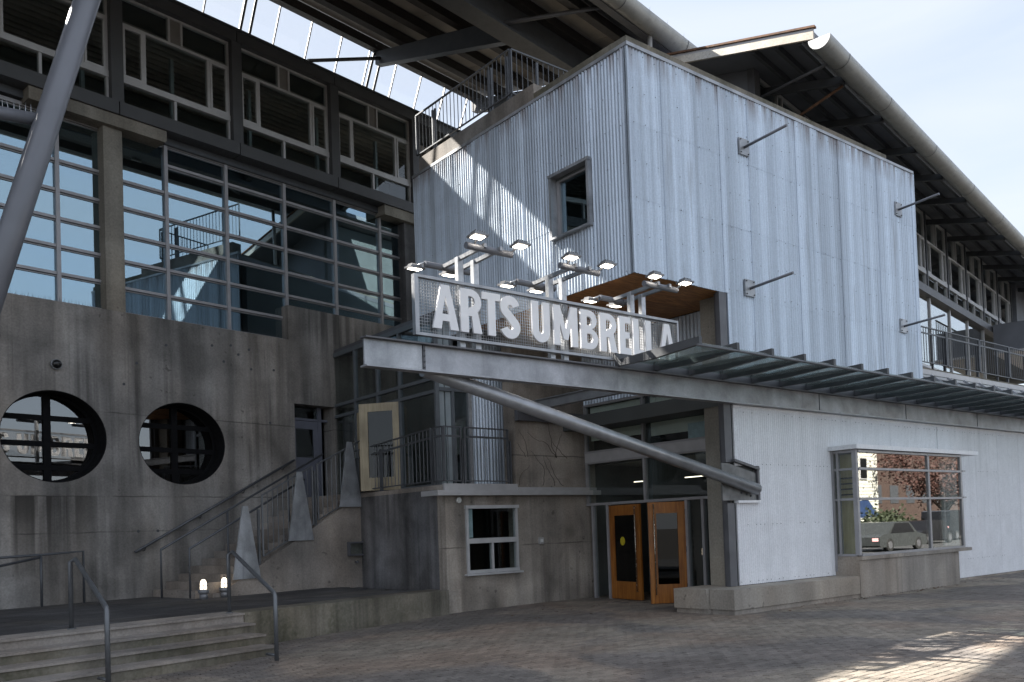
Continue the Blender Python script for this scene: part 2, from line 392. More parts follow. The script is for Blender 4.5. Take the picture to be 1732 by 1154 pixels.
CORR = {}
def corr_mesh(nr, pitch, h, mat, amp=.011, seg=8):
    key = (nr, pitch, round(h, 3), mat)
    if key not in CORR:
        vs, fs = [], []; n = nr*seg
        for i in range(n+1):
            x = i*pitch/seg; y = -amp*(1+cos(2*pi*i/seg))/1.0
            for z in (0, h): vs.append((x, y, z))
        k = len(vs)
        for i in range(n+1):
            x = i*pitch/seg
            for z in (0, h): vs.append((x, .012, z))
        j = len(vs); vs += vs[:k]                      # the front skin has vertices of its own, so it shades smoothly
        for i in range(n):
            fs.append((j+2*i, j+2*i+2, j+2*i+3, j+2*i+1)); fs.append((k+2*i, k+2*i+1, k+2*i+3, k+2*i+2))
            fs.append((2*i, k+2*i, k+2*i+2, 2*i+2)); fs.append((2*i+1, 2*i+3, k+2*i+3, k+2*i+1))
        fs.append((0, 1, k+1, k)); fs.append((2*n, k+2*n, k+2*n+1, 2*n+1))
        me = bpy.data.meshes.new('cladding_sheet'); me.from_pydata(vs, [], fs); me.materials.append(M[mat])
        for p in me.polygons[:]: p.use_smooth = False
        for i in range(0, n*4, 4): me.polygons[i].use_smooth = True
        CORR[key] = me
    return CORR[key]
def clad(parent, mat, p, rz, width, z0, tiers, nr, pitch, name='cladding_sheet'):
    """rows of corrugated sheets, sheet by sheet; each lies a few millimetres proud or back"""
    sw = nr*pitch; d = Vector((cos(rz), sin(rz), 0)); nrm = Vector((sin(rz), -cos(rz), 0)); c = 0
    x = 0.0
    while x < width-.02:
        k = nr if x+sw <= width+.01 else max(1, int(round((width-x)/pitch)))
        z = z0
        for t, h in enumerate(tiers):
            off = (.014 if pitch > .08 else .004)*(c % 2)+.003*t+random.uniform(0, .002)
            q = Vector(p)+d*x+nrm*off; q.z = z
            inst(name, corr_mesh(k, pitch, h, mat), parent, Matrix.Translation(q) @ Matrix.Rotation(rz, 4, 'Z')); z += h
        x += sw; c += 1

def gz(x): return -max(0.0, min(.16, .0125*(13-x)))

# ------------------------------------------------------------------ the ground
g = MB(); xs = [-300, -2, 0, 2, 4, 6, 8, 10, 12, 13, 300]
for i in range(len(xs)-1):
    a, b = xs[i], xs[i+1]
    g.quad((a, -300, gz(a)-.030), (b, -300, gz(b)-.030), (b, 300, gz(b)-.030), (a, 300, gz(a)-.030))
ground = tag(g.build('ground', 'joint'), 'dark sandy bed under the brick paved plaza', None, None, 'structure')
PL, PD, PH = .2135, .1035, .026
def paver_mb(w, d, h, b=.007):
    m = MB(); z = 0
    m.add([(0, 0, 0), (w, 0, 0), (w, d, 0), (0, d, 0), (0, 0, h-b*.7), (w, 0, h-b*.7), (w, d, h-b*.7), (0, d, h-b*.7), (b, b, h), (w-b, b, h), (w-b, d-b, h), (b, d-b, h)],
          [(8, 9, 10, 11), (4, 5, 9, 8), (5, 6, 10, 9), (6, 7, 11, 10), (7, 4, 8, 11), (0, 1, 5, 4), (1, 2, 6, 5), (2, 3, 7, 6), (3, 0, 4, 7)]); return m
paver_me = meshof(paver_mb(PL, PD, PH), 'paver', 'paver')
cands = []
yy, row = 1.2, 0
while yy < 16:
    x0 = -1 + (row % 2)*.11
    while x0 < 34:
        p = Vector((x0+.1, yy+.05, 0)); q = px(p)
        if q[2] > 1.5 and -260 < q[0] < 2000 and q[1] < 1500 and not (x0 < 10.2 and (p-Vector((5.53, 14.19, 0))).dot(Vector((-.2317, .9728, 0))) > .02):
            sz = 1/q[2] if (0 < q[0] < 1732 and q[1] < 1154) else 0
            cands.append((sz, x0+random.uniform(-.003, .003), yy+random.uniform(-.003, .003), random.uniform(-.0035, .0035), random.uniform(-.012, .012)))
        x0 += .220
    yy += .110; row += 1
cands.sort(key=lambda c: -c[0])
for c in cands[:300]:
    inst('paver', paver_me, ground, Matrix.Translation((c[1], c[2], gz(c[1])-.027+c[3])) @ Matrix.Rotation(c[4], 4, 'Z'))
pm = MB()
for c in cands[300:]:
    b = paver_mb(PL, PD, PH); R = Matrix.Translation((c[1], c[2], gz(c[1])-.027+c[3])) @ Matrix.Rotation(c[4], 4, 'Z')
    pm.add([R @ v for v in b.v], b.f)
tag(pm.build('paver_field', 'paver', ground, fix=False), kind='stuff')

# terrace with its steps
TD = Vector((cos(radians(13.4)), sin(radians(13.4)), 0)); TN = Vector((-TD.y, TD.x, 0)); T0 = Vector((5.53, 14.19, 0))
def T(u, v, z): return T0+TD*u+TN*v+Vector((0, 0, z))
terr = thing('terrace', 'raised paved concrete terrace between stair and plaza', None, tuple(T(0, 0, 0))); terr['kind'] = 'structure'
tb = MB(T)
poly = [(-9.0, .60), (5.02, .60), (5.55, 4.8), (5.6, 6.5), (-9.0, 8.5)]
tb.plate([poly], lambda u, v, t: (u, v, t), -.3, .452); tb.build('slab_bed', 'joint', terr)
MB(T).plate([[(0, 0), (5.02, 0), (5.02, .60), (0, .60)]], lambda u, v, t: (u, v, t), -.3, .478).build('retaining_edge', 'conc_moss', terr)
MB(T).box(-9, -.0, .02, .60, -.3, .478).build('landing_edge', 'conc_stair', terr)
slab_me = meshof(paver_mb(.594, .294, .028, .006), 'slab', 'slab')
cs = []
v, r = .60, 0
while v < 7.6:
    u = -8.9+(r % 2)*.3
    while u < 5.3:
        p = T(u+.3, v+.15, .48); q = px(p)
        inside = u+.594 < 5.02+(v-.6)*.1 and (p-S(0, 0, 0)).dot(Vector((-ST, CT, 0))) < 18.9
        if inside and q[2] > 2 and q[0] > -80: cs.append((1/q[2], u, v))
        u += .6
    v += .3; r += 1
cs.sort(key=lambda c: -c[0])
for c in cs[:300]:
    inst('slab', slab_me, terr, Matrix.Translation(T(c[1], c[2], .4525+random.uniform(-.002, .002))) @ Matrix.Rotation(radians(13.4), 4, 'Z'))
sm = MB()
for c in cs[300:]:
    b = paver_mb(.594, .294, .028, .006); R = Matrix.Translation(T(c[1], c[2], .4525)) @ Matrix.Rotation(radians(13.4), 4, 'Z'); sm.add([R @ v for v in b.v], b.f)
if cs[300:]: tag(sm.build('slab_field', 'slab', terr, fix=False), kind='stuff')

st = thing('entrance_steps', 'wide low concrete steps with worn nosings up to the terrace', 'steps', tuple(T(-3, -.8, -.1)))
for k in range(3):
    v0 = -.41*(k+1)-.012; z = .335-.145*k
    MB(T).box(-9, .24*v0-.01, v0, v0+.425, -.3, z-.03).build('riser', 'conc_moss', st)
    MB(T).box(-9, .24*v0, v0-.025, v0+.42, z-.032, z).build('tread', 'conc_stair', st)
MB(T).box(-9, -.005, -.022, .02, .445, .4785).build('tread', 'conc_stair', st)

# ------------------------------------------------------------------ the concrete hall behind (shed frame S)
hall = thing('concrete_hall', 'grey concrete hall with round windows, gridded glass bays and a charcoal upper band', 'building', tuple(S(4, 19, 0)), TH)
def ell(cx, cz, rx, rz, n=56): return [(cx+rx*cos(2*pi*i/n), cz+rz*sin(2*pi*i/n)) for i in range(n)]
C1, C2 = (7.44, 3.96, 1.065, .96), (10.27, 3.955, 1.065, .95)
fm = lambda u, v, t: (u, t, v)
MB(S).plate([[(-10, -.2), (20, -.2), (20, 7.70), (13.22, 7.70), (13.22, 6.80), (-10, 6.80)], ell(*C1), ell(*C2), [(13.34, 2.72), (14.62, 2.72), (14.62, 5.16), (13.34, 5.16)]], fm, 19.0, 19.5).build('wall', 'conc', hall)
MB(S).box(8.56, 8.98, 18.997, 19.6, 6.802, 10.868).build('pier', 'conc_pier', hall)
MB(S).box(17.35, 17.95, 18.997, 19.6, 7.702, 10.855).build('pier', 'conc_dark', hall)
MB(S).plate([[(7.0, 10.87), (8.56, 10.87), (8.98, 10.87), (9.93, 10.87), (9.96, 10.92), (9.96, 11.14), (7.0, 11.14)]], fm, 18.86, 19.5).build('lintel', 'conc_pier', hall)
MB(S).plate([[(16.5, 10.86), (18.4, 10.86), (18.4, 11.14), (16.5, 11.14)]], fm, 18.86, 19.5).build('lintel', 'conc_pier', hall)
MB(S).box(-10, 20, 19.16, 19.5, 10.975, 11.14).build('soffit', 'steel', hall)
for k in range(10):                                      # charcoal fascia plates with open joints
    a = 8.85+2.985*(k-6)
    MB(S).box(a+.012, a+2.973, 18.80, 19.3, 11.145, 11.44).build('fascia_panel', 'fascia', hall)
    MB(S).box(a-.135, a+.135, 18.86, 19.15, 11.445, 14.0).build('column', 'fascia', hall)
    MB(S).box(a+.012, a+2.973, 18.84, 19.3, 13.985, 14.25).build('fascia_panel', 'fascia', hall)
MB(S).box(-10, 20, 18.78, 19.3, 14.252, 14.30).build('cap_rail', 'steel', hall)
# back, roof, floors: a closed shell behind the glass
sh = MB(S)
sh.box(-10, 20, 19.3, 30, 14.0, 14.2); sh.box(-10, 20, 29.8, 30, -.2, 14.0); sh.box(-10.2, -10, 19.0, 30, -.2, 14.2); sh.box(20, 20.2, 19.0, 30, -.2, 14.2)
sh.build('roof', 'interior', hall)
MB(S).box(-10, 20, 19.52, 29.8, 10.98, 11.14).build('floor_slab', 'interior_pale', hall)
MB(S).box(-10, 20, 19.52, 29.8, 6.3, 6.55).build('floor_slab', 'interior', hall)
MB(S).box(-10, 20, 23.2, 23.35, 6.6, 10.9).build('partition', 'interior_pale', hall)
MB(S).box(-10, 20, 22.6, 22.75, 11.2, 13.9).build('partition', 'interior', hall)
MB(S).box(-10, 20, 21.0, 21.15, -.2, 6.3).build('partition', 'black', hall)
jb = MB(S)
for k in range(12): jb.box(-10, 20, 19.8+k*.24, 19.87+k*.24, 13.72, 13.9)
jb.build('ceiling_joists', 'deck', hall)
for k in range(7): MB(S).box(4.2+k*2.15, 4.28+k*2.15, 19.9, 20.0, 11.15, 13.5).build('post', 'mull_teal', hall)
MB(S).box(10.9, 12.1, 20.1, 20.2, 11.15, 11.95).build('board', 'interior_pale', hall)
MB(S).box(13.6, 14.6, 20.2, 20.3, 11.15, 11.9).build('board', 'interior_pale', hall)
for a in (5.0, 7.1, 9.4): MB(S).box(a, a+.5, 21.2, 21.3, 8.6, 8.62).build('ceiling_lamp', 'tubelight', hall)

def gridwin(xs, zs, skip=()):
    f = MB(S); Y0, Y1 = 19.22, 19.34
    for x in xs: f.box(x-.042, x+.042, Y0-.012, Y1, zs[0], zs[-1])
    for i, z in enumerate(zs):
        for j in range(len(xs)-1):
            if (i, j) in skip: continue
            f.box(xs[j]+.043, xs[j+1]-.043, Y0+.012, Y1, z-.012, z+.05 if i < len(zs)-1 else z+.07)
            if 0 < i: f.box(xs[j]+.043, xs[j+1]-.043, Y0+.03, Y1-.03, z-.050, z-.034)
    w = f.build('grid_window', 'mull', hall)
    for j in range(len(xs)-1):
        zi = [i for i in range(len(zs)) if (i, j) not in skip]
        for a, b in zip(zi, zi[1:]): box_inst('pane', 'glass_sky', w, S, xs[j]+.043, xs[j+1]-.043, 19.28, 19.292, zs[a]+.05, zs[b]-.035)
gridwin([2.9, 4.49, 6.08, 7.67, 8.62], [6.82, 7.45, 8.04, 8.645, 9.25, 9.89, 10.86])
gridwin([8.93, 10.11, 11.67, 13.36, 14.98, 16.6, 17.45], [6.82, 7.40, 8.01, 8.615, 9.23, 9.835, 10.495, 10.97], skip=((6, 0),))

def upper_window(par, a, w, y, z, fr=S, mat='alu', panel=True):
    """one window bay: two top lights, casement / fixed / casement, two bottom lights; z = (bottom, bar low, bar high, transom, top)"""
    zb, z1, z2, zt, ztop = z; f = MB(fr); y0, y1 = y, y+.10; e = .05
    f.box(a, a+w, y0, y1, zb, zb+e); f.box(a, a+w, y0-.02, y1, z1, z2); f.box(a, a+w, y0, y1, zt-.03, zt+.03); f.box(a, a+w, y0, y1, ztop-e, ztop)
    for x in (a, a+w-e): f.box(x, x+e, y0+.001, y1-.001, zb+e, ztop-e)
    xs = a+w*.475; f.box(xs-.03, xs+.03, y0+.002, y1, zb+e, z1)
    xl, xr = a+w*.205, a+w*.795
    for x in (xl, xr): f.box(x-.035, x+.035, y0+.002, y1, z2, zt-.03)
    xp0, xp1 = a+w*.43, a+w*.545
    for x in (xp0, xp1): f.box(x-.025, x+.025, y0+.002, y1, zt+.03, ztop-e)
    o = f.build('upper_window', mat, par)
    if panel: MB(fr).box(xp0+.025, xp1-.025, y0+.03, y1-.02, zt+.03, ztop-e).build('infill_panel', 'beige', o)
    def pane(x0, x1, c0, c1): box_inst('pane', 'glass', o, fr, x0, x1, y0+.05, y0+.058, c0, c1)
    pane(a+e, xp0-.025, zt+.03, ztop-e); pane(xp1+.025, a+w-e, zt+.03, ztop-e)
    if not panel: pane(xp0+.025, xp1-.025, zt+.03, ztop-e)
    pane(a+e, xs-.03, zb+e, z1); pane(xs+.03, a+w-e, zb+e, z1); pane(xl+.035, xr-.035, z2, zt-.03)
    for x0, x1, op in ((a+e, xl-.035, 0), (xr+.035, a+w-e, 1)):
        s = MB(fr); q = .055
        s.box(x0+.005, x1-.005, y0-.015, y0+.045, z2+.004, z2+q); s.box(x0+.005, x1-.005, y0-.015, y0+.045, zt-.03-q, zt-.034)
        s.box(x0+.005, x0+q, y0-.014, y0+.044, z2+q, zt-.03-q); s.box(x1-q, x1-.005, y0-.014, y0+.044, z2+q, zt-.03-q)
        s.build('sash', mat, o); pane(x0+q, x1-q, z2+q, zt-.03-q)
    return o
for k in range(5):
    a = 8.85+2.985*(k-2); upper_window(hall, a+.14, 2.705, 19.0, (11.445, 11.99, 12.13, 13.335, 13.98))

def round_window(c):
    cx, cz, rx, rz = c
    w = MB(S).plate([ell(cx, cz, rx+.02, rz+.02), ell(cx, cz, rx-.07, rz-.07)], fm, 19.42, 19.53)
    w.box(cx-.075, cx+.075, 19.415, 19.50, cz-rz, cz+rz)
    for dz in (.43, -.12, -.62):
        hw = rx*sqrt(max(0, 1-(dz/rz)**2))
        w.box(cx-hw, cx+hw, 19.425, 19.495, cz+dz-.055, cz+dz+.055)
    w.plate([ell(cx, cz, rx+.015, rz+.015), ell(cx, cz, rx-.018, rz-.018)], fm, 19.012, 19.418)
    o = w.build('round_window', 'frame_black', hall)
    MB(S).plate([ell(cx, cz, rx-.02, rz-.02)], fm, 19.46, 19.47).build('pane', 'glass_dark', o)
round_window(C1); round_window(C2)
for a, z in ((9.3, 3.95), (8.6, 3.98)): MB(S).box(a, a+2.2, 20.4, 20.44, z, z+.02).build('ceiling_lamp', 'tubelight', hall)
for x, z in ((11.05, 6.35), (11.35, 6.0), (11.55, 6.42), (11.75, 6.22), (12.05, 6.38), (12.1, 5.9), (12.75, 5.95), (9.9, 6.2), (9.2, 5.7), (9.15, 1.95), (9.6, 1.95), (6.2, 5.9), (8.9, 5.2), (12.6, 4.6)):
    MB(S).tube([(x, 19.01, z), (x, 18.992, z)], .032, 10).build('tie_hole_disc', 'steel', hall)  # slightly raised discs, dark colour stands in for the shade inside tie holes
# bird spikes along the sill
sp = MB(S)
for k in range(330):
    x = 3.0+k*.0445
    if x > 17.2 or 8.5 < x < 9.0: continue
    b = S(x, 19.03+random.uniform(0, .04), 6.80); t = b+Vector((random.uniform(-.05, .05), random.uniform(-.05, .05), random.uniform(.10, .15)))
    d = Vector((.004, 0, 0)); e = Vector((0, .004, 0)); sp.add([b-d, b+d, b+e, t], [(0, 1, 3), (1, 2, 3), (2, 0, 3)])
tag(sp.build('bird_spikes', 'steel_mid', hall), kind='stuff')
# the door at the top of the stair
d = MB(S); d.box(13.34, 14.6, 19.30, 19.36, 4.78, 4.84); d.box(13.34, 13.44, 19.30, 19.38, 2.72, 5.16); d.box(14.28, 14.40, 19.30, 19.38, 2.72, 5.16)
dr = d.build('doorway', 'door_grey', hall)
MB(S).plate([[(13.44, 2.74), (14.28, 2.74), (14.28, 4.77), (13.44, 4.77)], [(13.58, 3.80), (14.14, 3.80), (14.14, 4.56), (13.58, 4.56)]], fm, 19.31, 19.36).build('door_leaf', 'door_grey', dr)
MB(S).box(13.58, 14.14, 19.33, 19.34, 3.80, 4.56).build('pane', 'glass', dr); MB(S).box(13.44, 14.28, 19.33, 19.34, 4.84, 5.16).build('pane', 'glass', dr)
# the round camera on the wall
cm = thing('dome_camera', 'small black dome camera on the concrete wall above the round windows', 'camera', tuple(S(7.47, 18.98, 5.45)), TH)
MB(S).tube([(7.47, 19.0, 5.46), (7.47, 18.93, 5.46)], .11, 16).build('mount', 'lamp_body', cm, True)
MB(S).tube([(7.47, 18.93, 5.46), (7.47, 18.89, 5.455), (7.47, 18.86, 5.45), (7.47, 18.845, 5.448)], [.095, .088, .06, .02], 16).build('dome', 'plastic_black', cm, True)

# ------------------------------------------------------------------ stair up along the hall
stair = thing('concrete_stair', 'concrete stair climbing along the hall wall to the balcony landing', 'stair', tuple(S(10.3, 18, .48)), TH)
NS = 14; rise = (2.72-.48)/NS; run = .302
for k in range(NS):
    a = 9.45+k*run
    MB(S).box(a, a+run+.02 if k < NS-1 else 15.2, 17.16, 18.99, .3, .48+rise*(k+1)-.001*k).build('step', 'conc_stair', stair)
MB(S).plate([[(9.75, .3), (14.3, .3), (14.3, 2.80), (14.02, 2.80), (9.95, .57), (9.75, .57)]], fm, 16.99, 17.155).build('side_wall', 'conc_stair', stair)
# three steel fins on the stair's side
for (a, z, lab) in ((10.22, .83, 'lowest tapered steel fin, beside the bottom stair steps'), (11.66, 1.62, 'middle tapered steel fin halfway up the stair'), (13.13, 2.39, 'uppermost tapered steel fin at the top of the stair')):
    w = .685; h = 1.585
    f = MB(S); pts = [(a, z), (a+w, z), (a+w/2+.06, z+h), (a+w/2-.07, z+h)]
    f.plate([pts], fm, 16.945, 16.985)
    one('steel_fin', f, 'galv', lab, 'fin', 'steel fins along the stair')

def rail_poly(name, paths, r, mat, label, cat='handrail', fr=S, group=None, posts=(), brackets=()):
    allp = [fr(*p) for pth in paths for p in pth]; base = sum(allp, Vector())/len(allp); base.z = min(p.z for p in allp)
    t = thing(name, label, cat, tuple(base), 0, group)
    for pth in paths: MB(fr).tube(pth, r, 8).build('rail_bar', mat, t, True)
    for p, q in posts: MB(fr).tube([p, q], r, 8).build('post', mat, t, True)
    for p, q in brackets: MB(fr).tube([p, ((p[0]+q[0])/2, (p[1]+q[1])/2, min(p[2], q[2])-.01), q], .011, 6).build('bracket', 'steel', t, True)
    return t
sl = .52
rail_poly('wall_handrail', [[(9.0, 18.86, 1.49), (13.2, 18.86, 1.49+sl*4.2)]], .032, 'rail', 'dark handrail bracketed to the concrete wall above the stair', brackets=[((x, 18.86, 1.49+sl*(x-9)-.02), (x, 18.995, 1.49+sl*(x-9)-.09)) for x in (9.25, 10.6, 11.75, 12.9)])
rail_poly('stair_handrail', [[(9.15, 18.0, .50), (9.15, 18.0, 1.53), (13.45, 18.0, 1.53+sl*4.3)]], .027, 'rail', 'slim handrail down the middle of the concrete stair', posts=[((10.75, 18, .75), (10.75, 18, 2.35)), ((12.4, 18, 1.6), (12.4, 18, 3.2))])
rail_poly('stair_handrail', [[(9.45, 17.35, .49), (9.45, 17.35, 1.53), (12.4, 17.35, 1.53+sl*2.95)]], .027, 'rail', 'slim handrail nearest the steel fins on the stair', posts=[((10.75, 17.35, .75), (10.75, 17.35, 2.18))])
def guard(parent, fr, a, b, zt0, zt1, zb0, zb1, n, mat='rail_gal', post=.035, bal=.011, mid=None):
    """a framed panel of upright bars between two points a and b (x, y), top and bottom heights at each end"""
    t = MB(fr); A = lambda s, z0, z1: (a[0]+(b[0]-a[0])*s, a[1]+(b[1]-a[1])*s, z0+(z1-z0)*s)
    t.bar(A(0, zt0, zt1), A(1, zt0, zt1), .042, .03); t.bar(A(0, zb0, zb1), A(1, zb0, zb1), .032, .026)
    t.bar(A(0, zb0, zb1), A(0, zt0, zt1), post, post); t.bar(A(1, zb0, zb1), A(1, zt0, zt1), post, post)
    if mid: t.bar(A(0, zt0-mid, zt1-mid), A(1, zt0-mid, zt1-mid), .02, .045)
    t.build('rail_frame', mat, parent)
    for k in range(1, n):
        s = k/n; MB(fr).tube([A(s, zb0, zb1), A(s, zt0, zt1)], bal, 5, False).build('baluster', mat, parent)
sg = thing('stair_guard', 'two slanted panels of upright bars guarding the stair between the steel fins', 'railing', tuple(S(11.1, 17.05, .9)), TH)
guard(sg, S, (11.05, 17.06), (12.42, 17.06), 2.66, 3.35, 1.30, 1.99, 10)
guard(sg, S, (12.57, 17.06), (13.95, 17.06), 3.41, 4.07, 2.09, 2.78, 10)
for x, z in ((10.95, .85), (12.49, 1.75), (13.98, 2.5)): MB(S).box(x-.025, x+.025, 17.04, 17.09, z, z+1.5).build('post', 'rail_gal', sg)

# terrace handrails at the front steps and ramp
def front_rail(p_up, z_up, p_lo, label):
    pts = [(p_up[0], p_up[1], z_up), (p_up[0], p_up[1], 1.45), (p_up[0]+.06, p_up[1]-.05, 1.49), (p_lo[0]-.0, p_lo[1]+.03, .90), (p_lo[0], p_lo[1], .86), (p_lo[0], p_lo[1], -.08)]
    t = rail_poly('step_handrail', [pts], .033, 'rail_gal', label, 'handrail', W, 'handrails on the terrace steps')
    MB(W).tube([(p_up[0], p_up[1], z_up-.01), (p_up[0], p_up[1], z_up+.012)], .06, 12).build('foot_plate', 'rail_gal', t)
    MB(W).tube([(p_lo[0], p_lo[1], .0), (p_lo[0]-.06, p_lo[1]+.22, .005)], .022, 8).build('foot_stub', 'rail_gal', t, True)
front_rail((2.88, 14.01), .48, (2.83, 11.79), 'bent steel handrail on the left part of the terrace steps')
front_rail((5.36, 14.40), .48, (5.20, 12.15), 'bent steel handrail at the right end of the terrace steps')
rr = rail_poly('ramp_railing', [[(4.4, 18.75, 1.44), (7.0, 18.75, 1.52), (7.85, 18.75, 1.56), (7.85, 18.75, .48)], [(4.4, 18.45, 1.02), (7.0, 18.75, 1.47)]], .026, 'rail', 'dark tube railing along the ramp at the far left wall', posts=[((7.02, 18.75, .48), (7.02, 18.75, 1.52))])

# the two lit bulkhead lamps on the terrace
for (x, y, lab) in ((6.24, 18.2, 'lit caged lamp on the terrace, left of the pair by the stair foot'), (6.78, 18.48, 'lit caged lamp on the terrace, right of the pair by the stair foot')):
    l = thing('bulkhead_lamp', lab, 'lamp', (x, y, .48), 0, 'caged lamps at the stair foot')
    MB(W).tube([(x, y, .48), (x, y, .60)], .085, 14).build('base', 'lamp_body', l, True)
    MB(W).tube([(x, y, .60), (x, y, .62), (x, y, .68), (x, y, .69)], [.10, .115, .115, .09], 14).build('collar', 'lamp_body', l, True)
    MB(W).tube([(x, y, .69), (x, y, .80), (x, y, .85), (x, y, .885), (x, y, .90)], [.068, .068, .058, .035, .006], 14).build('glass_jar', 'bulb', l, True)
    for k in range(6):
        a = pi*k/3+.2; c, s = cos(a), sin(a)
        MB(W).tube([(x+.085*c, y+.085*s, .69), (x+.083*c, y+.083*s, .80), (x+.062*c, y+.062*s, .88), (x+.0*c, y+.0*s, .92)], .0065, 5).build('cage_wire', 'steel', l, True)
    MB(W).tube([(x+.084*cos(2*pi*i/14), y+.084*sin(2*pi*i/14), .765) for i in range(15)], .0065, 5).build('cage_wire', 'steel', l, True)

# ------------------------------------------------------------------ low concrete block with the small window, ledge and balcony
blk = thing('concrete_block', 'stained concrete block with a small window, below the balcony', 'building', (10.5, 15.5, 0))
ym = lambda u, v, t: (u, t, v)
MB().plate([[(10.49, -.2), (14.95, -.2), (14.95, 2.62), (10.49, 2.62)], [(11.0, .80), (12.43, .80), (12.43, 2.22), (11.0, 2.22)]], ym, 15.5, 15.8).build('front_wall', 'conc_wall', blk)
MB().plate([[(12.46, 2.625), (14.95, 2.625), (14.95, 6.18), (12.46, 6.18)]], ym, 15.5, 15.9).build('upper_wall', 'conc_wall', blk)
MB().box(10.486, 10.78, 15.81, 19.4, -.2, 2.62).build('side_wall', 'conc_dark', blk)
MB().box(10.42, 10.8, 15.44, 15.497, -.2, .46).build('plinth', 'conc_wall', blk)
MB().box(10.49, 13.2, 15.51, 21.0, 2.622, 2.72).build('balcony_floor', 'conc_stair', blk)
lg = MB(); lg.box(10.34, 14.93, 15.30, 15.495, 2.475, 2.585); lg.box(10.18, 10.339, 15.30, 15.95, 2.475, 2.585); lg.box(10.45, 12.45, 15.44, 15.498, 2.587, 2.735); lg.box(12.45, 14.9, 15.42, 15.497, 2.587, 2.66)
lg.build('ledge', 'ledge', blk)
MB().box(10.8, 14.9, 17.5, 17.6, -.2, 2.6).build('interior_wall', 'black', blk)
wf = MB(); wf.box(11.0, 12.43, 15.44, 15.56, .78, .85); wf.box(10.98, 12.45, 15.42, 15.56, 2.19, 2.26); wf.box(11.0, 11.06, 15.45, 15.56, .85, 2.19); wf.box(12.37, 12.43, 15.45, 15.56, .85, 2.19); wf.box(11.06, 12.37, 15.45, 15.56, 1.43, 1.54); wf.box(11.68, 11.73, 15.46, 15.56, .85, 1.43)
wo = wf.build('window', 'alu', blk)
MB().box(11.06, 12.37, 15.50, 15.508, 1.54, 2.19).build('pane', 'glass', wo); MB().box(11.06, 11.68, 15.50, 15.508, .85, 1.43).build('pane', 'glass', wo); MB().box(11.73, 12.37, 15.50, 15.508, .85, 1.43).build('pane', 'glass', wo)
MB().box(11.07, 11.22, 15.53, 15.54, 1.56, 2.18).build('blind_strip', 'paper', wo)
MB().box(10.94, 12.49, 15.38, 15.499, .735, .775).build('sill', 'alu', wo)
sn = thing('motion_sensor', 'round white sensor under the ledge beside the small window', 'sensor', (10.82, 15.45, 2.33)); MB().tube([(10.82, 15.5, 2.38), (10.82, 15.44, 2.375)], .062, 16).build('body', 'plastic_white', sn, True); MB().tube([(10.82, 15.44, 2.36), (10.82, 15.42, 2.355)], .03, 12).build('lens', 'plastic_white', sn, True)
cb = thing('switch_box', 'small pale box fixed to the concrete wall right of the window', 'box', (13.11, 15.45, 1.36)); MB().box(13.05, 13.17, 15.44, 15.499, 1.35, 1.50).build('body', 'plastic_grey', cb); MB().box(13.075, 13.145, 15.432, 15.44, 1.39, 1.46).build('cover', 'plastic_white', cb)
wb = thing('wall_box', 'dark meter box hung on the stair side wall above a tap', 'box', tuple(S(13.55, 16.95, 1.2)), TH)
MB(S).plate([[(13.33, 1.20), (13.86, 1.20), (13.86, 1.54), (13.33, 1.54)], [(13.37, 1.24), (13.82, 1.24), (13.82, 1.50), (13.37, 1.50)]], fm, 16.90, 16.985).build('frame', 'steel_mid', wb)
MB(S).box(13.37, 13.82, 16.94, 16.95, 1.24, 1.50).build('lid', 'glass', wb)
tp = thing('hose_tap', 'small brass tap under the dark box on the stair wall', 'tap', tuple(S(13.58, 16.95, 1.02)), TH)
MB(S).tube([(13.58, 16.985, 1.05), (13.58, 16.90, 1.04)], .03, 10).build('valve', 'steel_mid', tp, True); MB(S).tube([(13.55, 16.93, 1.08), (13.61, 16.93, 1.08)], .012, 8).build('handle', 'brass', tp, True)

vn = MB(); rv = random.Random(5)
for k in range(11):
    x, z = rv.uniform(12.55, 14.4), rv.choice((2.70, 3.36, 3.36, 4.0)); a = rv.uniform(.9, 2.2); pts = [(x, 15.494, z)]
    for q in range(rv.randint(5, 11)):
        a += rv.uniform(-.55, .55); x += .10*cos(a); z += .10*sin(a)
        if not (12.52 < x < 14.6 and 2.7 < z < 4.9): break
        pts.append((x, 15.494, z))
    if len(pts) > 2: vn.tube(pts, [.0045*(1-i/len(pts))+.002 for i in range(len(pts))], 5)
one('dry_vine', vn, 'bark', 'dry bare vine stems clinging to the concrete wall above the ledge', 'vine')

# the glazed vestibule on the balcony
ves = thing('glass_vestibule', 'dark glazed entrance box on the balcony with two pale doors', 'vestibule', (11, 16.5, 2.72))
ym_ = [16.45, 18.0, 19.05, 20.2, 21.4]; zs_ = [2.74, 4.90, 5.20, 6.58]
vf = MB()
for y in ym_: vf.box(10.95, 11.05, y-.035, y+.035, 2.74, 6.62)
for z in (4.90, 5.20): vf.box(10.955, 11.045, 16.49, 21.5, z-.04, z+.04)
vf.box(10.955, 11.045, 16.49, 21.5, 6.50, 6.62); vf.box(10.955, 11.045, 16.49, 21.5, 2.72, 2.80)
for x in (11.42, 11.84): vf.box(x-.035, x+.035, 16.41, 16.49, 2.74, 6.6)
for z in (4.95,): vf.box(11.05, 11.88, 16.405, 16.485, z-.04, z+.04)
vf.build('frame', 'mull_dark', ves)
MB().box(11.06, 11.21, 16.47, 16.53, 2.74, 6.5).build('corner_post', 'mull_teal', ves); MB().box(11.25, 11.385, 16.47, 16.53, 2.74, 6.5).build('corner_post', 'mull_teal', ves)
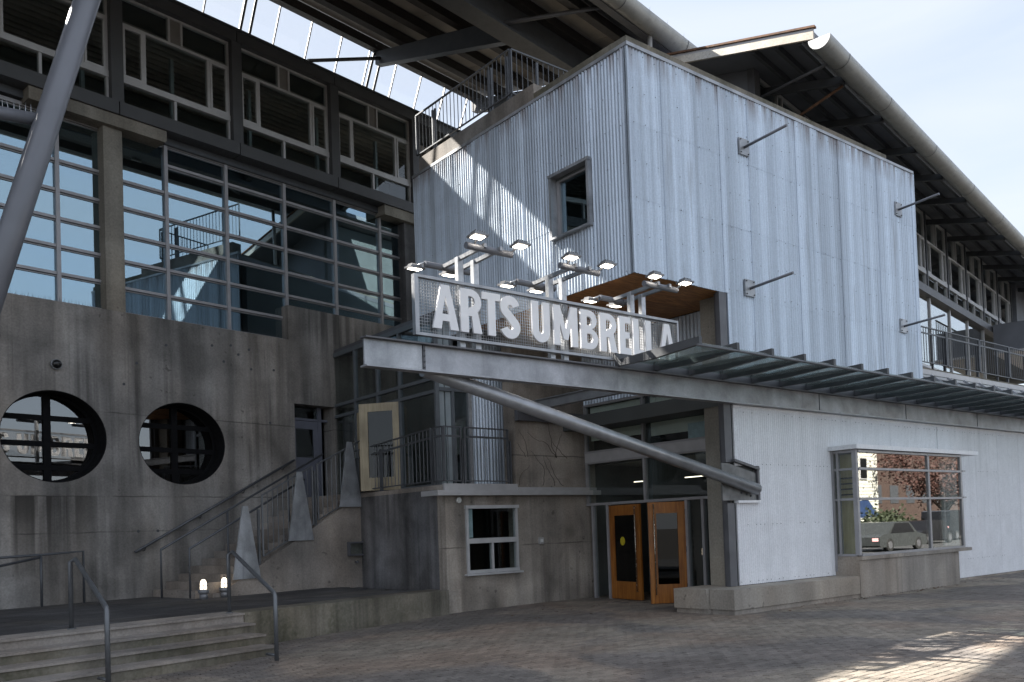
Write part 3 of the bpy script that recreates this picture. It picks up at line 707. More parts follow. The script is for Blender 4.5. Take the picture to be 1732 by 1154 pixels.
for y0, y1 in zip(ym_, ym_[1:]):
    for z0, z1 in ((2.8, 4.86), (4.94, 5.16), (5.24, 6.5)):
        if (y0 == 18.0 or y0 == 19.05) and z0 == 2.8: continue
        box_inst('pane', 'glass', ves, W, 11.0, 11.008, y0+.035, y1-.035, z0, z1)
box_inst('pane', 'glass', ves, W, 11.455, 11.805, 16.44, 16.448, 2.8, 4.91); box_inst('pane', 'glass', ves, W, 11.455, 11.805, 16.44, 16.448, 4.99, 6.5)
def birch_door(hinge, ang, w=.98, label=None):
    R = Matrix.Translation(hinge) @ Matrix.Rotation(ang, 4, 'Z')
    fr = lambda x, y, z: R @ Vector((x, y, z))
    d = MB(fr).plate([[(0, .02), (w, .02), (w, 2.13), (0, 2.13)], [(.19, .33), (w-.22, .33), (w-.22, 1.93), (.19, 1.93)]], lambda u, v, t: (u, t, v), -.022, .022).build('door', 'door_birch', ves)
    MB(fr).box(.19, w-.22, -.004, .004, .33, 1.93).build('pane', 'glass_tint', d); MB(fr).tube([(w-.1, -.07, .95), (w-.1, -.07, 1.15)], .012, 8).build('handle', 'steel', d, True)
    if label: d['label'] = label
birch_door((11.0, 20.16, 2.74), radians(-90), 1.07)
birch_door((10.99, 18.0+.04, 2.74), radians(128), 1.05, 'pale door standing open on the balcony')
MB().box(13.0, 13.1, 17, 21.5, 2.72, 6.5).build('back_wall', 'interior', ves); MB().box(11.0, 13.1, 16.3, 21.5, 6.62, 6.72).build('roof', 'steel_mid', ves)
MB().box(12.4, 12.44, 17.2, 18.6, 3.6, 4.4).build('notice_board', 'interior_pale', ves)
clad(ves, 'zinc', (11.88, 16.44, 0), 0, 1.22, 2.74, [3.44], 7, .087)
MB().box(11.84, 11.93, 16.39, 16.43, 2.74, 6.17).build('corner_trim', 'galv_light', ves)
MB().box(11.9, 13.15, 16.47, 16.6, 2.7, 6.17).build('core', 'interior', ves)

br = thing('balcony_railing', 'grey barred railing with a dark mid rail round the balcony corner', 'railing', (10.5, 15.6, 2.5))
guard(br, W, (10.52, 20.05), (10.52, 16.02), 3.76, 3.97, 2.80, 2.82, 26, 'rail', .045, .010, .2)
guard(br, W, (10.52, 15.90), (10.52, 15.56), 3.97, 3.97, 2.80, 2.80, 3, 'rail', .04, .010, .2)
guard(br, W, (10.54, 15.55), (10.98, 15.55), 3.97, 3.97, 2.80, 2.80, 4, 'rail', .04, .010, .2)
guard(br, W, (11.09, 15.55), (12.28, 15.55), 3.97, 3.97, 2.80, 2.80, 11, 'rail', .045, .010, .2)
for x, y in ((10.52, 15.96), (11.035, 15.55), (12.32, 15.55), (10.52, 20.0), (10.52, 18.2)):
    for d in (-.035, .035): MB().box(x-.02+d*(y == 15.55), x+.02+d*(y == 15.55), y-.02+d*(y != 15.55), y+.02+d*(y != 15.55), 2.5, 3.72).build('post', 'rail', br)

# ------------------------------------------------------------------ the corrugated metal box
mbx = thing('corrugated_box', 'big weathered corrugated metal box overhanging the entrance', 'building', (11.4, 10.63, 6.18))
XB, YB, ZB0, ZB1 = 11.404, 10.63, 6.185, 10.27
MB().box(XB+.02, 21.55, YB+.02, 17.74, ZB1-.15, ZB1-.002).build('roof', 'roof_top', mbx)
MB().box(14.1, 21.55, YB+.06, YB+.2, 4.4, ZB1-.16).build('inner_wall', 'interior', mbx); MB().box(21.4, 21.59, YB+.02, 17.7, 4.4, ZB1-.16).build('inner_wall', 'slate', mbx); MB().box(XB+.3, 21.4, 17.5, 17.74, 6.3, ZB1-.16).build('inner_wall', 'interior', mbx)
MB().box(XB+.03, 14.1, YB+.03, YB+.2, ZB0+.03, ZB1-.16).build('inner_wall', 'interior', mbx)
MB().plate([[(YB+.03, ZB0+.03), (17.5, ZB0+.03), (17.5, ZB1-.16), (YB+.03, ZB1-.16)], [(11.63, 7.40), (12.70, 7.40), (12.70, 8.50), (11.63, 8.50)]], lambda u, v, t: (t, u, v), XB+.03, XB+.2).build('inner_wall', 'interior', mbx)
PB = .0832
clad(mbx, 'zinc', (XB, YB, 0), 0, 2.58, ZB0, [1.36, 1.36, 1.365], 10, PB)
clad(mbx, 'zinc', (13.985, YB, 0), 0, 7.62, 4.42, [1.765, 1.36, 1.36, 1.365], 10, PB)
def left_clad(y0, y1, z0, tiers): clad(mbx, 'zinc', (XB, y1, 0), radians(-90), y1-y0, z0, tiers, 10, PB)
left_clad(YB+.03, 11.585, ZB0, [1.36, 1.36, 1.365]); left_clad(11.585, 12.75, ZB0, [1.18]); left_clad(11.585, 12.75, 8.58, [.33, 1.36]); left_clad(12.75, 17.745, ZB0, [1.36, 1.36, 1.365])
MB().box(XB-.03, XB+.012, YB-.03, YB+.012, ZB0, ZB1).build('corner_trim', 'zinc', mbx)
fl = MB(); fl.box(XB-.045, 21.62, YB-.05, YB+.10, ZB1+.002, ZB1+.065); fl.box(XB-.045, XB+.10, YB+.1, 17.76, ZB1+.002, ZB1+.065); fl.build('cap_flashing', 'galv', mbx)
wdp = MB(); wdp.box(XB+.0, 20.4, YB+.0, YB+.35, ZB1+.066, ZB1+.20); wdp.box(XB+.0, XB+.35, YB+.351, 13.2, ZB1+.066, ZB1+.21); wdp.build('roof_edge', 'conc_moss', mbx)
MB().box(XB+.005, XB+.33, 13.201, 17.5, ZB1+.066, ZB1+.42).build('curb', 'curb', mbx)
MB().box(XB+.34, 21.4, YB+.36, 17.6, ZB1+.0, ZB1+.10).build('roof_deck', 'conc_moss', mbx)
# plywood soffit in sheets
for i, x in enumerate((XB+.02, 12.63)):
    for j in range(4):
        y = YB+.02+j*1.22; box_inst('plywood_sheet', 'ply', mbx, W, x, x+(1.2 if i == 0 else 2.0), y, y+1.21, ZB0+.004, ZB0+.022)
# window in the left face
wh = MB(); wh.box(XB-.12, XB+.25, 12.66, 12.72, 7.36, 8.54); wh.box(XB-.12, XB+.25, 11.60, 11.66, 7.36, 8.54); wh.box(XB-.13, XB+.25, 11.59, 12.73, 8.54, 8.60); wh.box(XB-.13, XB+.25, 11.59, 12.73, 7.32, 7.36)
wo = wh.build('window', 'galv', mbx)
fw = MB(); fw.box(XB+.04, XB+.12, 11.661, 12.659, 7.361, 7.43); fw.box(XB+.04, XB+.12, 11.661, 12.659, 8.46, 8.539); fw.box(XB+.041, XB+.12, 11.661, 11.73, 7.43, 8.46); fw.box(XB+.041, XB+.12, 12.57, 12.659, 7.43, 8.46); fw.build('frame', 'mull', wo)
MB().box(XB+.08, XB+.088, 11.73, 12.57, 7.43, 8.46).build('pane', 'glass_sky', wo)
MB().box(XB+1.2, XB+1.25, 11.3, 13.2, 7.0, 9.0).build('backing', 'black', wo)
# banner brackets on the street face
for x, z in ((14.67, 9.23), (20.77, 9.20), (14.67, 6.37), (20.77, 6.33)):
    b = MB().box(x-.155, x+.155, YB-.065, YB-.028, z-.165, z+.165).build('banner_bracket', 'galv', mbx)
    MB().tube([(x, YB-.06, z-.01), (x, YB-1.05, z+.06)], .028, 10).build('rod', 'pipe', b, True)
    for dx in (-.12, .12):
        for dz in (-.13, .13): MB().tube([(x+dx, YB-.066, z+dz), (x+dx, YB-.082, z+dz)], .014, 6).build('bolt', 'steel', b)
# screws
scw = MB()
def screw(p, n):
    p = Vector(p); n = Vector(n); u = n.orthogonal().normalized()*.011; v = n.cross(u)
    scw.add([p+u, p+v, p-u, p-v, p+n*.012], [(0, 1, 4), (1, 2, 4), (2, 3, 4), (3, 0, 4)])
for z in (6.28, 6.9, 7.53, 8.2, 8.90, 9.5, 10.15):
    for k in range(34): screw((14.05+k*.23 if z < 6.3 else 11.5+k*.30, YB-.028, z+random.uniform(-.03, .03)), (0, -1, 0))
    for k in range(18):
        y = 10.8+k*.39
        if 7.3 < z < 8.6 and 11.5 < y < 12.8: continue
        screw((XB-.028, y+random.uniform(-.05, .05), z+random.uniform(-.04, .04)), (-1, 0, 0))
tag(scw.build('screws', 'steel', mbx), kind='stuff')
# railing on the box roof
tr = thing('roof_railing', 'dark barred railing turning a corner on top of the corrugated box', 'railing', (11.5, 14, 10.6))
guard(tr, W, (11.5, 17.72), (11.5, 14.05), 11.83, 11.80, 10.86, 10.86, 25, 'rail', .03, .010)
guard(tr, W, (11.52, 14.02), (13.45, 14.02), 11.80, 11.80, 10.86, 10.86, 13, 'rail', .03, .010)
for y in (17.0, 14.8, 14.15):
    for d in (-.05, .05): MB().box(11.52, 11.57, y+d-.022, y+d+.022, 10.4, 11.72).build('post', 'rail', tr)
MB().box(12.2, 12.25, 14.0, 14.05, 10.4, 11.72).build('post', 'rail', tr)

# ------------------------------------------------------------------ high shed roof over the court (roof 1)
zR = lambda b: 11.5+.216*b
rf = thing('court_roof', 'high sloping roof of deck boards and dark purlins over the court', 'roof', tuple(S(6, 15, 14)), TH)
RX0, RX1 = -10.0, 20.6
rm = MB(S); rm.hexa([(RX0, 10.95, zR(10.95)+.10), (RX1, 10.95, zR(10.95)+.10), (RX1, 18.55, zR(18.55)+.10), (RX0, 18.55, zR(18.55)+.10), (RX0, 10.95, zR(10.95)+.2), (RX1, 10.95, zR(10.95)+.2), (RX1, 18.55, zR(18.55)+.2), (RX0, 18.55, zR(18.55)+.2)])
rm.build('roof_sheet', 'roof_top', rf)
ps = [18.45, 17.35, 16.25, 15.15, 14.05, 12.95, 11.85]
for b in ps:
    p = MB(S); z = zR(b); p.box(RX0, RX1-.05, b-.05, b+.05, z-.22, z+.03); p.box(RX0, RX1-.05, b-.10, b+.10, z-.25, z-.221); p.build('purlin', 'purlin', rf)
dk = {}
for b0, b1 in zip(ps[1:], ps):
    x = 2.0
    while x < RX1-.3:
        h = (b1-b0); key = 'd'
        if key not in dk:
            dm = MB(); dz = .216*(h-.2)
            dm.hexa([(0.01, 0, 0), (1.49, 0, 0), (1.49, h-.2, dz), (0.01, h-.2, dz), (0.01, 0, .03), (1.49, 0, .03), (1.49, h-.2, dz+.03), (0.01, h-.2, dz+.03)]); dk[key] = meshof(dm, 'deck_board', 'deck')
        if x+1.5 < RX1: inst('deck_board', dk[key], rf, Matrix.Translation(S(x, b0+.1, zR(b0+.1)+.04)) @ Matrix.Rotation(TH, 4, 'Z'))
        x += 1.5
gd = MB(S); gd.box(RX0, RX1-.4, 13.05, 13.35, zR(13.2)-.95, zR(13.2)-.27); gd.box(RX0, RX1-.4, 12.95, 13.45, zR(13.2)-1.0, zR(13.2)-.951); gd.build('girder', 'steel', rf)
for a in (0.1, 4.1, 16.1, 20.0):
    r = MB(S); r.hexa([(a-.10, 13.36, zR(13.36)-.85), (a+.10, 13.36, zR(13.36)-.85), (a+.10, 18.5, zR(18.5)-.62), (a-.10, 18.5, zR(18.5)-.62), (a-.10, 13.36, zR(13.36)-.255), (a+.10, 13.36, zR(13.36)-.255), (a+.10, 18.5, zR(18.5)-.255), (a-.10, 18.5, zR(18.5)-.255)])
    r.build('rafter', 'steel', rf)
for b in (11.3,): MB(S).box(RX0, RX1-.03, b-.14, b+.04, zR(b)-.2, zR(b)+.06).build('eave_beam', 'steel_mid', rf)
MB(S).tube([(13.95, 18.85, 14.33), (16.05, 18.3, 15.0)], .05, 8).build('brace', 'steel', rf, True)
MB(S).tube([(15.1, 13.2, 13.45), (17.05, 11.3, 13.95)], .05, 8).build('brace', 'steel_mid', rf, True)
# rooflight strip between hall and roof
gl = MB(S)
def clr(b, s): return (19.0-.5*s, 14.30+1.10*s)
cx = 3.2; mul = []
while cx < 20: mul.append(cx); cx += .976
for a in mul:
    m = MB(S); (y0, z0), (y1, z1) = clr(0, 0), clr(0, 1); m.bar((a, y0, z0), (a, y1, z1), .035, .05, up=(0, -1, .4)); m.build('glazing_bar', 'alu', rf)
for a in (4.1, 8.1, 12.1, 16.1):
    for d in (-.13, .13): MB(S).bar((a+d, 18.92, 14.28), (a+d, 18.40, 15.40), .06, .05, up=(0, -1, .4)).build('glazing_post', 'steel', rf)
for a, b in zip(mul, mul[1:]):
    (y0, z0), (y1, z1) = clr(0, 0), clr(0, 1)
    MB(S).hexa([(a+.03, y0+.01, z0), (b-.03, y0+.01, z0), (b-.03, y0+.016, z0), (a+.03, y0+.016, z0), (a+.03, y1+.01, z1), (b-.03, y1+.01, z1), (b-.03, y1+.016, z1), (a+.03, y1+.016, z1)]).build('pane', 'glass_wire', rf)
MB(S).box(RX0, RX1, 18.42, 18.58, 15.37, 15.50).build('head_beam', 'steel', rf)
MB(S).box(RX0, 3.2, 18.9, 19.0, 14.28, 15.4).build('end_panel', 'steel', rf)
def gutter(parent, x0, x1, b, z, r, seams, cap=True):
    n = 14; o = MB(S)
    def ring(x, rr): return [(x, b+rr*cos(pi+pi*i/n), z+rr*sin(pi+pi*i/n)) for i in range(n+1)]
    L = max(2, int((x1-x0)/3)); k0 = None
    prof_o, prof_i = r, r-.015
    for xa, xb in ((x0, x1),):
        A, B_, Ci, Di = ring(xa, prof_o), ring(xb, prof_o), ring(xa, prof_i), ring(xb, prof_i)
        k = len(o.v); o.v += [S(*p) for p in A+B_+Ci+Di]; m = n+1
        for i in range(n):
            o.f.append((k+i, k+i+1, k+m+i+1, k+m+i)); o.f.append((k+2*m+i, k+3*m+i, k+3*m+i+1, k+2*m+i+1))
        for i in (0, n): o.f.append((k+i, k+m+i, k+3*m+i, k+2*m+i))
    go = o.build('gutter', 'gutter', parent, True)
    for xs_ in seams:
        c = MB(S); A = ring(xs_, r+.006); B_ = ring(xs_+.03, r+.006); k = len(c.v); c.v += [S(*p) for p in A+B_]
        for i in range(n): c.f.append((k+i, k+i+1, k+n+2+i, k+n+1+i))
        c.build('seam', 'steel_mid', go)
    if cap:
        for xc in ((x0-.012, x0+.004), (x1-.004, x1+.012)):
            MB(S).plate([[(b+r*1.0*cos(pi+pi*i/n), z+r*1.0*sin(pi+pi*i/n)) for i in range(n+1)]], lambda u, v, t: (t, u, v), xc[0], xc[1]).build('end_cap', 'gutter_cap', go)
    return go
gutter(rf, 6.0, 20.62, 11.05, 14.02, .27, (8, 11, 14, 17.0, 19.8))
MB(S).tube([(18.55, 11.15, 13.95), (18.55, 11.25, 10.35)], .06, 10).build('downpipe', 'plastic_grey', rf, True)
MB(S).box(12.4, 12.7, 12.9, 12.95, 13.3, 13.55).build('sign_plate', 'ledge', rf)
bd = MB(S)
for k in range(14):
    x = 10+k*.8; b = S(x, 10.8, 14.02); t = b+Vector((.02, 0, .12)); e = Vector((.006, 0, 0)); f2 = Vector((0, .006, 0)); bd.add([b-e, b+e, b+f2, t], [(0, 1, 3), (1, 2, 3), (2, 0, 3)])
tag(bd.build('bird_spikes', 'steel', rf), kind='stuff')

# the round leaning column in front of the hall
colm = thing('leaning_column', 'thick grey round column leaning across the left side', 'column', tuple(S(2.53, 12, -.1)), TH)
cd = (1.10/3.76)
MB(S).tube([(2.53-.1*cd, 12, -.15), (2.53+13.9*cd, 12, 13.85)], .158, 28).build('shaft', 'pipe', colm, True)
MB(S).tube([(4.55, 12.05, 7.3), (1.0, 12.6, 7.05)], .085, 14).build('side_strut', 'pipe', colm, True)
sps = MB(S)
for k in range(40):
    s = k/40; b = S(4.5-2.6*s, 12.06+.4*s, 7.375-.18*s); t = b+Vector((random.uniform(-.04, .04), random.uniform(-.03, .03), .13)); e = Vector((.004, 0, 0)); f2 = Vector((0, .004, 0)); sps.add([b-e, b+e, b+f2, t], [(0, 1, 3), (1, 2, 3), (2, 0, 3)])
tag(sps.build('bird_spikes', 'galv_light', colm), kind='stuff')

# ------------------------------------------------------------------ right shed (roof 2, windows, balcony)
zE = lambda b: 12.32+.216*(b-7.1)
er = thing('eave_roof', 'low pitched roof with flaking fascia and a long half round gutter', 'roof', tuple(S(19, 8, 12)), TH)
EX0, EX1 = 18.85, 62.0
def slab(m, a0, a1, b0, b1, lo, hi): return m.hexa([(a0, b0, zE(b0)+lo), (a1, b0, zE(b0)+lo), (a1, b1, zE(b1)+lo), (a0, b1, zE(b1)+lo), (a0, b0, zE(b0)+hi), (a1, b0, zE(b0)+hi), (a1, b1, zE(b1)+hi), (a0, b1, zE(b1)+hi)])
slab(MB(S), EX0+.02, EX1, 7.25, 13, -.02, .12).build('roof_sheet', 'slate', er)
slab(MB(S), EX0-.05, EX0+.018, 7.2, 13, -.12, .06).build('fascia_board', 'fascia_white', er)
slab(MB(S), EX0-.08, EX0+.03, 7.15, 13, .125, .17).build('roof_edge_trim', 'rust', er)
slab(MB(S), EX0-.04, EX0+.018, 7.2, 13, .062, .122).build('upper_trim', 'ledge', er)
gutter(er, 18.755, EX1, 7.05, 12.17, .245, (19.9, 22.73, 26.6, 30.7, 34.6, 38.6, 42.6))
for b in (7.55, 8.1, 8.65): slab(MB(S), EX0+.05, EX1, b-.05, b+.05, -.16, -.021).build('purlin', 'steel', er)
for k in range(12):
    a = 20.9+k*2.72
    o = slab(MB(S), a-.06, a+.06, 7.3, 9.4, -.36, -.17).build('outrigger', 'steel', er)
    if k == 0: MB(S).tube([(a+.02, 9.2, 11.4), (a+.02, 7.35, 12.0)], .035, 8).build('brace', 'rust', o, True)
MB(S).tube([(20.25, 9.2, 12.1), (19.75, 7.25, 12.05)], .035, 8).build('brace', 'steel_mid', er, True)

rs = thing('right_shed', 'long glazed upper storey under the eave roof at the right', 'building', tuple(S(20, 9.2, 6)), TH)
MB(S).plate([[(9.2, 9.0), (12.9, 9.0), (12.9, zE(12.9)-.03), (9.2, zE(9.2)-.03)]], lambda u, v, t: (t, u, v), 20.0, 20.15).build('end_wall', 'slate', rs)
MB(S).box(19.95, 20.22, 9.12, 9.3, 9.0, 12.9).build('corner_post', 'steel_mid', rs)
MB(S).box(20.0, 62, 12.2, 12.4, 5.5, 13.35).build('partition', 'interior', rs)
MB(S).box(20.0, 62, 9.3, 12.2, 9.70, 9.85).build('floor_slab', 'interior', rs)
MB(S).box(20.2, 62, 9.05, 9.35, 9.62, 9.90).build('edge_beam', 'steel_mid', rs)
MB(S).box(20.2, 62, 9.22, 9.4, 12.72, 13.1).build('head_wall', 'steel', rs)
for k in range(11):
    a = 20.27+k*2.708
    upper_window(rs, a+.07, 2.57, 9.2, (9.93, 10.42, 10.56, 11.72, 12.70), S, 'alu', False)
    MB(S).box(a-.055, a+.055, 9.15, 9.3, 9.905, 12.718).build('column', 'steel', rs)
    if k > 3: MB(S).box(a+.3, a+2.3, 10.4, 10.42, 10.3, 10.34).build('ceiling_lamp', 'tubelight', rs)
MB(S).box(47.6, 62, 9.0, 9.3, 9.9, 12.7).build('end_cladding', 'slate', rs)
lf = MB(S)
for k in range(7):
    a = 26.3+k*2.6; lf.box(a-.05, a+.05, 9.2, 9.3, 5.8, 9.62)
lf.box(26.3, 41.9, 9.21, 9.29, 7.0, 7.1); lo = lf.build('lower_window', 'alu', rs)
for k in range(6):
    a = 26.3+k*2.6; box_inst('pane', 'glass_bay', lo, S, a+.05, a+2.55, 9.25, 9.258, 7.1, 9.62)
    box_inst('wall_panel', 'panel_white' if k in (1, 4) else 'panel_grey', lo, S, a+.05, a+2.55, 9.2, 9.28, 5.8, 7.0)
fb = thing('far_bay', 'grey projecting bay with its own rail at the far right', 'building', tuple(S(44, 7, 8)), TH)
MB(S).box(42.6, 52, 7.2, 9.0, 8.7, 9.9).build('wall', 'slate', fb); MB(S).box(42.5, 52, 7.1, 9.0, 8.6, 8.7).build('sill', 'ledge', fb)
for k in range(28): MB(S).box(42.6+k*.3, 42.63+k*.3, 7.2, 7.23, 9.9, 10.5).build('baluster', 'rail', fb)
MB(S).box(42.55, 52, 7.19, 7.24, 10.5, 10.55).build('rail_bar', 'rail', fb)

bal = thing('street_balcony', 'concrete balcony ledge with a pale edge right of the metal box', 'balcony', (26, 12, 5.7))
MB().box(21.62, 44, 11.9, 14.6, 5.68, 5.86).build('slab', 'conc_moss', bal); MB().box(21.62, 44, 11.84, 11.898, 5.66, 5.80).build('edge_trim', 'ledge', bal)
rg = thing('street_balcony_railing', 'dark barred railing on the balcony right of the metal box', 'railing', (26, 12, 5.86))
for k in range(9):
    a = 21.75+k*2.13; guard(rg, W, (a, 11.98), (a+2.06, 11.98), 7.05, 7.05, 6.05, 6.05, 14, 'rail', .045, .012, .17)
    MB().box(a-.07, a-.01, 12.02, 12.09, 5.6, 6.98).build('post', 'rail', rg); MB().box(a+1.3, a+1.35, 12.02, 12.07, 5.86, 6.9).build('post', 'rail', rg)
sky2 = thing('wired_rooflight', 'sloping wired glass strip below the street balcony', 'rooflight', (26, 11.2, 4.8))
for k in range(17):
    a = 21.65+k*1.0
    MB().hexa([(a+.02, 10.72, 4.70), (a+.98, 10.72, 4.70), (a+.98, 11.82, 5.62), (a+.02, 11.82, 5.62), (a+.02, 10.72, 4.712), (a+.98, 10.72, 4.712), (a+.98, 11.82, 5.632), (a+.02, 11.82, 5.632)]).build('pane', 'glass_bay', sky2)
    MB().bar((a, 10.70, 4.715), (a, 11.83, 5.66), .025, .03).build('glazing_bar', 'panel_white', sky2)
for s in (.33, .66): MB().bar((21.65, 10.72+1.1*s, 4.72+.92*s), (38.6, 10.72+1.1*s, 4.72+.92*s), .02, .02).build('glazing_bar', 'panel_white', sky2)
MB().box(21.65, 38.6, 11.84, 12.1, 4.4, 5.66).build('back_wall', 'interior', sky2)

# ------------------------------------------------------------------ street wing: white corrugated wall, bay window, bench
sw = thing('street_wing', 'low street wing clad in white corrugated sheet with a bay window', 'building', (18, 10.63, 0))
PW = .0684; YW = 10.63
def wclad(x0, x1, z0, tiers): clad(sw, 'white_sheet', (x0, YW, 0), 0, x1-x0, z0, tiers, 10, PW)
wclad(14.005, 14.62, .47, [1.64]); wclad(14.005, 14.62, 2.80, [1.17]); wclad(14.62, 17.36, .47, [1.2, 1.2, 1.1]); wclad(17.36, 22.25, 3.28, [.69]); wclad(22.25, 31.5, .05, [1.55, 1.25, 1.12])
MB().box(14.0, 17.35, YW+.014, YW+.2, .3, 3.98).build('inner_wall', 'interior', sw); MB().box(17.36, 22.25, YW+.014, YW+.2, 3.25, 3.98).build('inner_wall', 'interior', sw); MB().box(22.25, 31.5, YW+.014, YW+.2, -.1, 3.98).build('inner_wall', 'interior', sw)
MB().box(14.0, 31.5, YW-.035, YW+.012, 3.935, 3.99).build('head_trim', 'white_sheet', sw)
nt_ = MB(); nt_.box(14.62, 14.68, YW-.09, YW+.0, 2.12, 2.80); nt_.bar((13.9, YW-.05, 2.90), (14.68, YW-.05, 2.74), .10, .05); nt_.build('notch_trim', 'steel_mid', sw); MB().box(13.96, 14.69, YW-.10, YW+.0, 2.07, 2.118).build('notch_sill', 'white_sheet', sw)
MB().box(13.94, 31.5, YW+.2, 20, 4.0, 4.3).build('roof', 'interior', sw); MB().box(31.3, 31.5, YW+.2, 20, -.1, 4.0).build('end_wall', 'interior', sw); MB().box(14.8, 31.3, 13.5, 13.7, -.1, 4.0).build('partition', 'interior', sw)
MB().box(23.0, 31.5, YW-.06, YW-.03, -.1, .045).build('base_strip', 'conc_base', sw)
ssc = MB(); scw = ssc
for z in (.53, 1.64, 2.84, 3.86):
    for k in range(90):
        x = 14.05+k*.137+ (.0)
        if 17.3 < x < 22.3 and z < 3.3 or (x < 14.65 and 2 < z < 2.9): continue
        if random.random() < .6: screw((x, YW-.026, z), (0, -1, 0))
tag(ssc.build('screws', 'steel_mid', sw), kind='stuff')
# bay
bx0, bx1, by = 17.36, 22.22, 10.02
bay = MB()
for x in (bx0+.04, 20.53, bx1-.04): bay.box(x-.04, x+.04, by-.0, by+.10, .90, 3.17)
bay.box(bx0-.0, bx0+.08, by+.42, by+.47, .90, 3.17); bay.box(bx0-.02, bx0+.09, YW-.08, YW-.03, .55, 3.2); bay.box(bx1-.08, bx1-.0, YW-.08, YW-.03, .9, 3.17)
for z in (.9, 2.10, 2.75, 3.13):
    bay.box(bx0+.08, bx1-.08, by-.02, by+.08, z-.02, z+.03); bay.box(bx0+.01, bx0+.075, by+.101, YW-.08, z-.02, z+.03); bay.box(bx1-.075, bx1-.01, by+.101, YW-.08, z-.02, z+.03)
for z in (2.115, 2.765): bay.box(bx1-.02, bx1+.12, by-.03, by+.0, z-.01, z+.02)
bo = bay.build('bay_window', 'mull', sw)
for x0, x1 in ((bx0+.08, 20.49), (20.57, bx1-.08)):
    for z0, z1 in ((.93, 2.08), (2.13, 2.73), (2.78, 3.11)): MB().box(x0, x1, by+.03, by+.038, z0, z1).build('pane', 'glass_bay', bo)
for x in (bx0+.035, bx1-.043):
    for z0, z1 in ((.93, 2.08), (2.13, 2.73), (2.78, 3.11)):
        MB().box(x, x+.008, by+.10, by+.42, z0, z1).build('pane', 'glass', bo); MB().box(x, x+.008, by+.47, YW-.08, z0, z1).build('pane', 'glass', bo)
MB().box(bx0-.1, 22.96, by-.09, YW-.03, 3.175, 3.27).build('hood', 'white_sheet', bo)
MB().box(bx0+.02, bx1+.3, by-.02, YW-.0, .80, .878).build('sill', 'conc_base', bo)
MB().box(bx0+.3, bx0+.32, 10.25, 12.5, .9, 3.1).build('interior_screen', 'yellow_wood', bo)
for z in (2.2, 2.32, 2.44, 2.56): MB().box(bx0+.27, bx0+.298, 10.25, 12.5, z, z+.03).build('screen_slat', 'frame_black', bo)
MB().box(bx0+.1, bx1-.1, 12.6, 12.7, .5, 3.2).build('backing', 'interior_pale', bo); MB().box(bx0, bx1, YW, 12.7, 3.2, 3.24).build('ceiling', 'interior_pale', bo); MB().box(bx0, bx1, YW, 12.7, .6, .8).build('inner_floor', 'interior', bo)
MB().box(bx0-.01, 21.55, 10.035, YW-.03, -.1, .80).build('bay_base', 'conc_base', sw); MB().box(21.62, 21.98, 10.08, YW-.03, -.1, .797).build('bay_base', 'conc_base', sw); MB().box(21.99, 22.3, YW-.2, YW-.03, -.1, .80).build('gap_shade_block', 'black', sw)  # last piece: solid black block, its colour stands in for an opening's shade
bn = thing('concrete_bench', 'long low concrete bench ledge along the white wall', 'bench', (14, 10.3, 0))
MB().box(13.07, 17.34, 10.04, YW-.03, .09, .462).build('seat_block', 'conc_bench', bn); MB().box(12.98, 13.95, YW-.02, 11.4, .09, .46).build('end_block', 'conc_bench', bn); MB().box(13.10, 21.5, 10.065, YW-.05, -.1, .085).build('plinth', 'conc_base', bn); MB().box(13.02, 13.9, YW-.04, 11.37, -.1, .085).build('plinth', 'conc_base', bn)

# column at the corner of the wing
cl = thing('corner_column', 'concrete corner column with a dark steel flange by the entrance', 'column', (14, 10.8, 0))
MB().box(13.96, 14.60, 10.72, 11.28, -.1, 6.18).build('shaft', 'conc_pier', cl)
MB().box(13.72, 13.935, YB-.02, 10.70, .465, 2.07).build('flange', 'steel_mid', cl); MB().box(13.72, 13.935, YB-.02, 10.70, 2.86, 6.18).build('flange', 'steel_mid', cl)
MB().box(13.80, 13.96, 10.72, 10.80, .465, 6.18).build('web', 'steel_mid', cl); MB().box(13.98, 14.07, 10.69, 10.715, 4.5, 6.1).build('membrane', 'blue', cl)
pl = MB(); pl.plate([[(13.55, 2.12), (14.60, 2.12), (14.60, 2.66), (13.74, 2.84), (13.55, 2.84)]], lambda u, v, t: (u, t, v), 10.58, 10.615); po = pl.build('gusset_plate', 'gusset', cl)
for dx, dz in ((14.28, 2.24), (14.42, 2.21), (14.12, 2.27)): MB().tube([(dx, 10.585, dz), (dx, 10.56, dz)], .022, 8).build('bolt', 'steel', po, True)

# ------------------------------------------------------------------ entrance screen with the fir doors
en = thing('entrance_screen', 'tall glazed entrance screen with two orange wooden doors', 'entrance', (14.66, 13.5, 0))
XE = 14.66
e = MB()
def vbar(y, z0, z1, w=.06): e.box(XE-.05, XE+.05, y-w/2, y+w/2, z0, z1)
for y in (15.46, 13.58, 11.70): vbar(y, 2.24, 4.62)
for y in (15.30, 14.80, 12.40, 11.96): vbar(y, 0, 2.21, .07)
vbar(11.70, 0, 2.21, .1)
def hbar(z0, z1, y0=11.66, y1=15.49, d=0): e.box(XE-.06-d, XE+.05, y0, y1, z0, z1)
hbar(2.212, 2.27); hbar(3.475, 3.52); hbar(3.215, 3.255); hbar(4.33, 4.375); hbar(4.60, 4.65)
fo = e.build('frame', 'mull', en)
MB().box(XE-.055, XE+.05, 11.66, 15.49, 3.257, 3.473).build('spandrel', 'ledge', en)
for y0, y1 in ((13.61, 15.43), (11.73, 13.55)):
    for z0, z1 in ((2.27, 3.215), (3.52, 4.33), (4.375, 4.60)): box_inst('pane', 'glass', fo, W, XE, XE+.008, y0, y1, z0, z1)
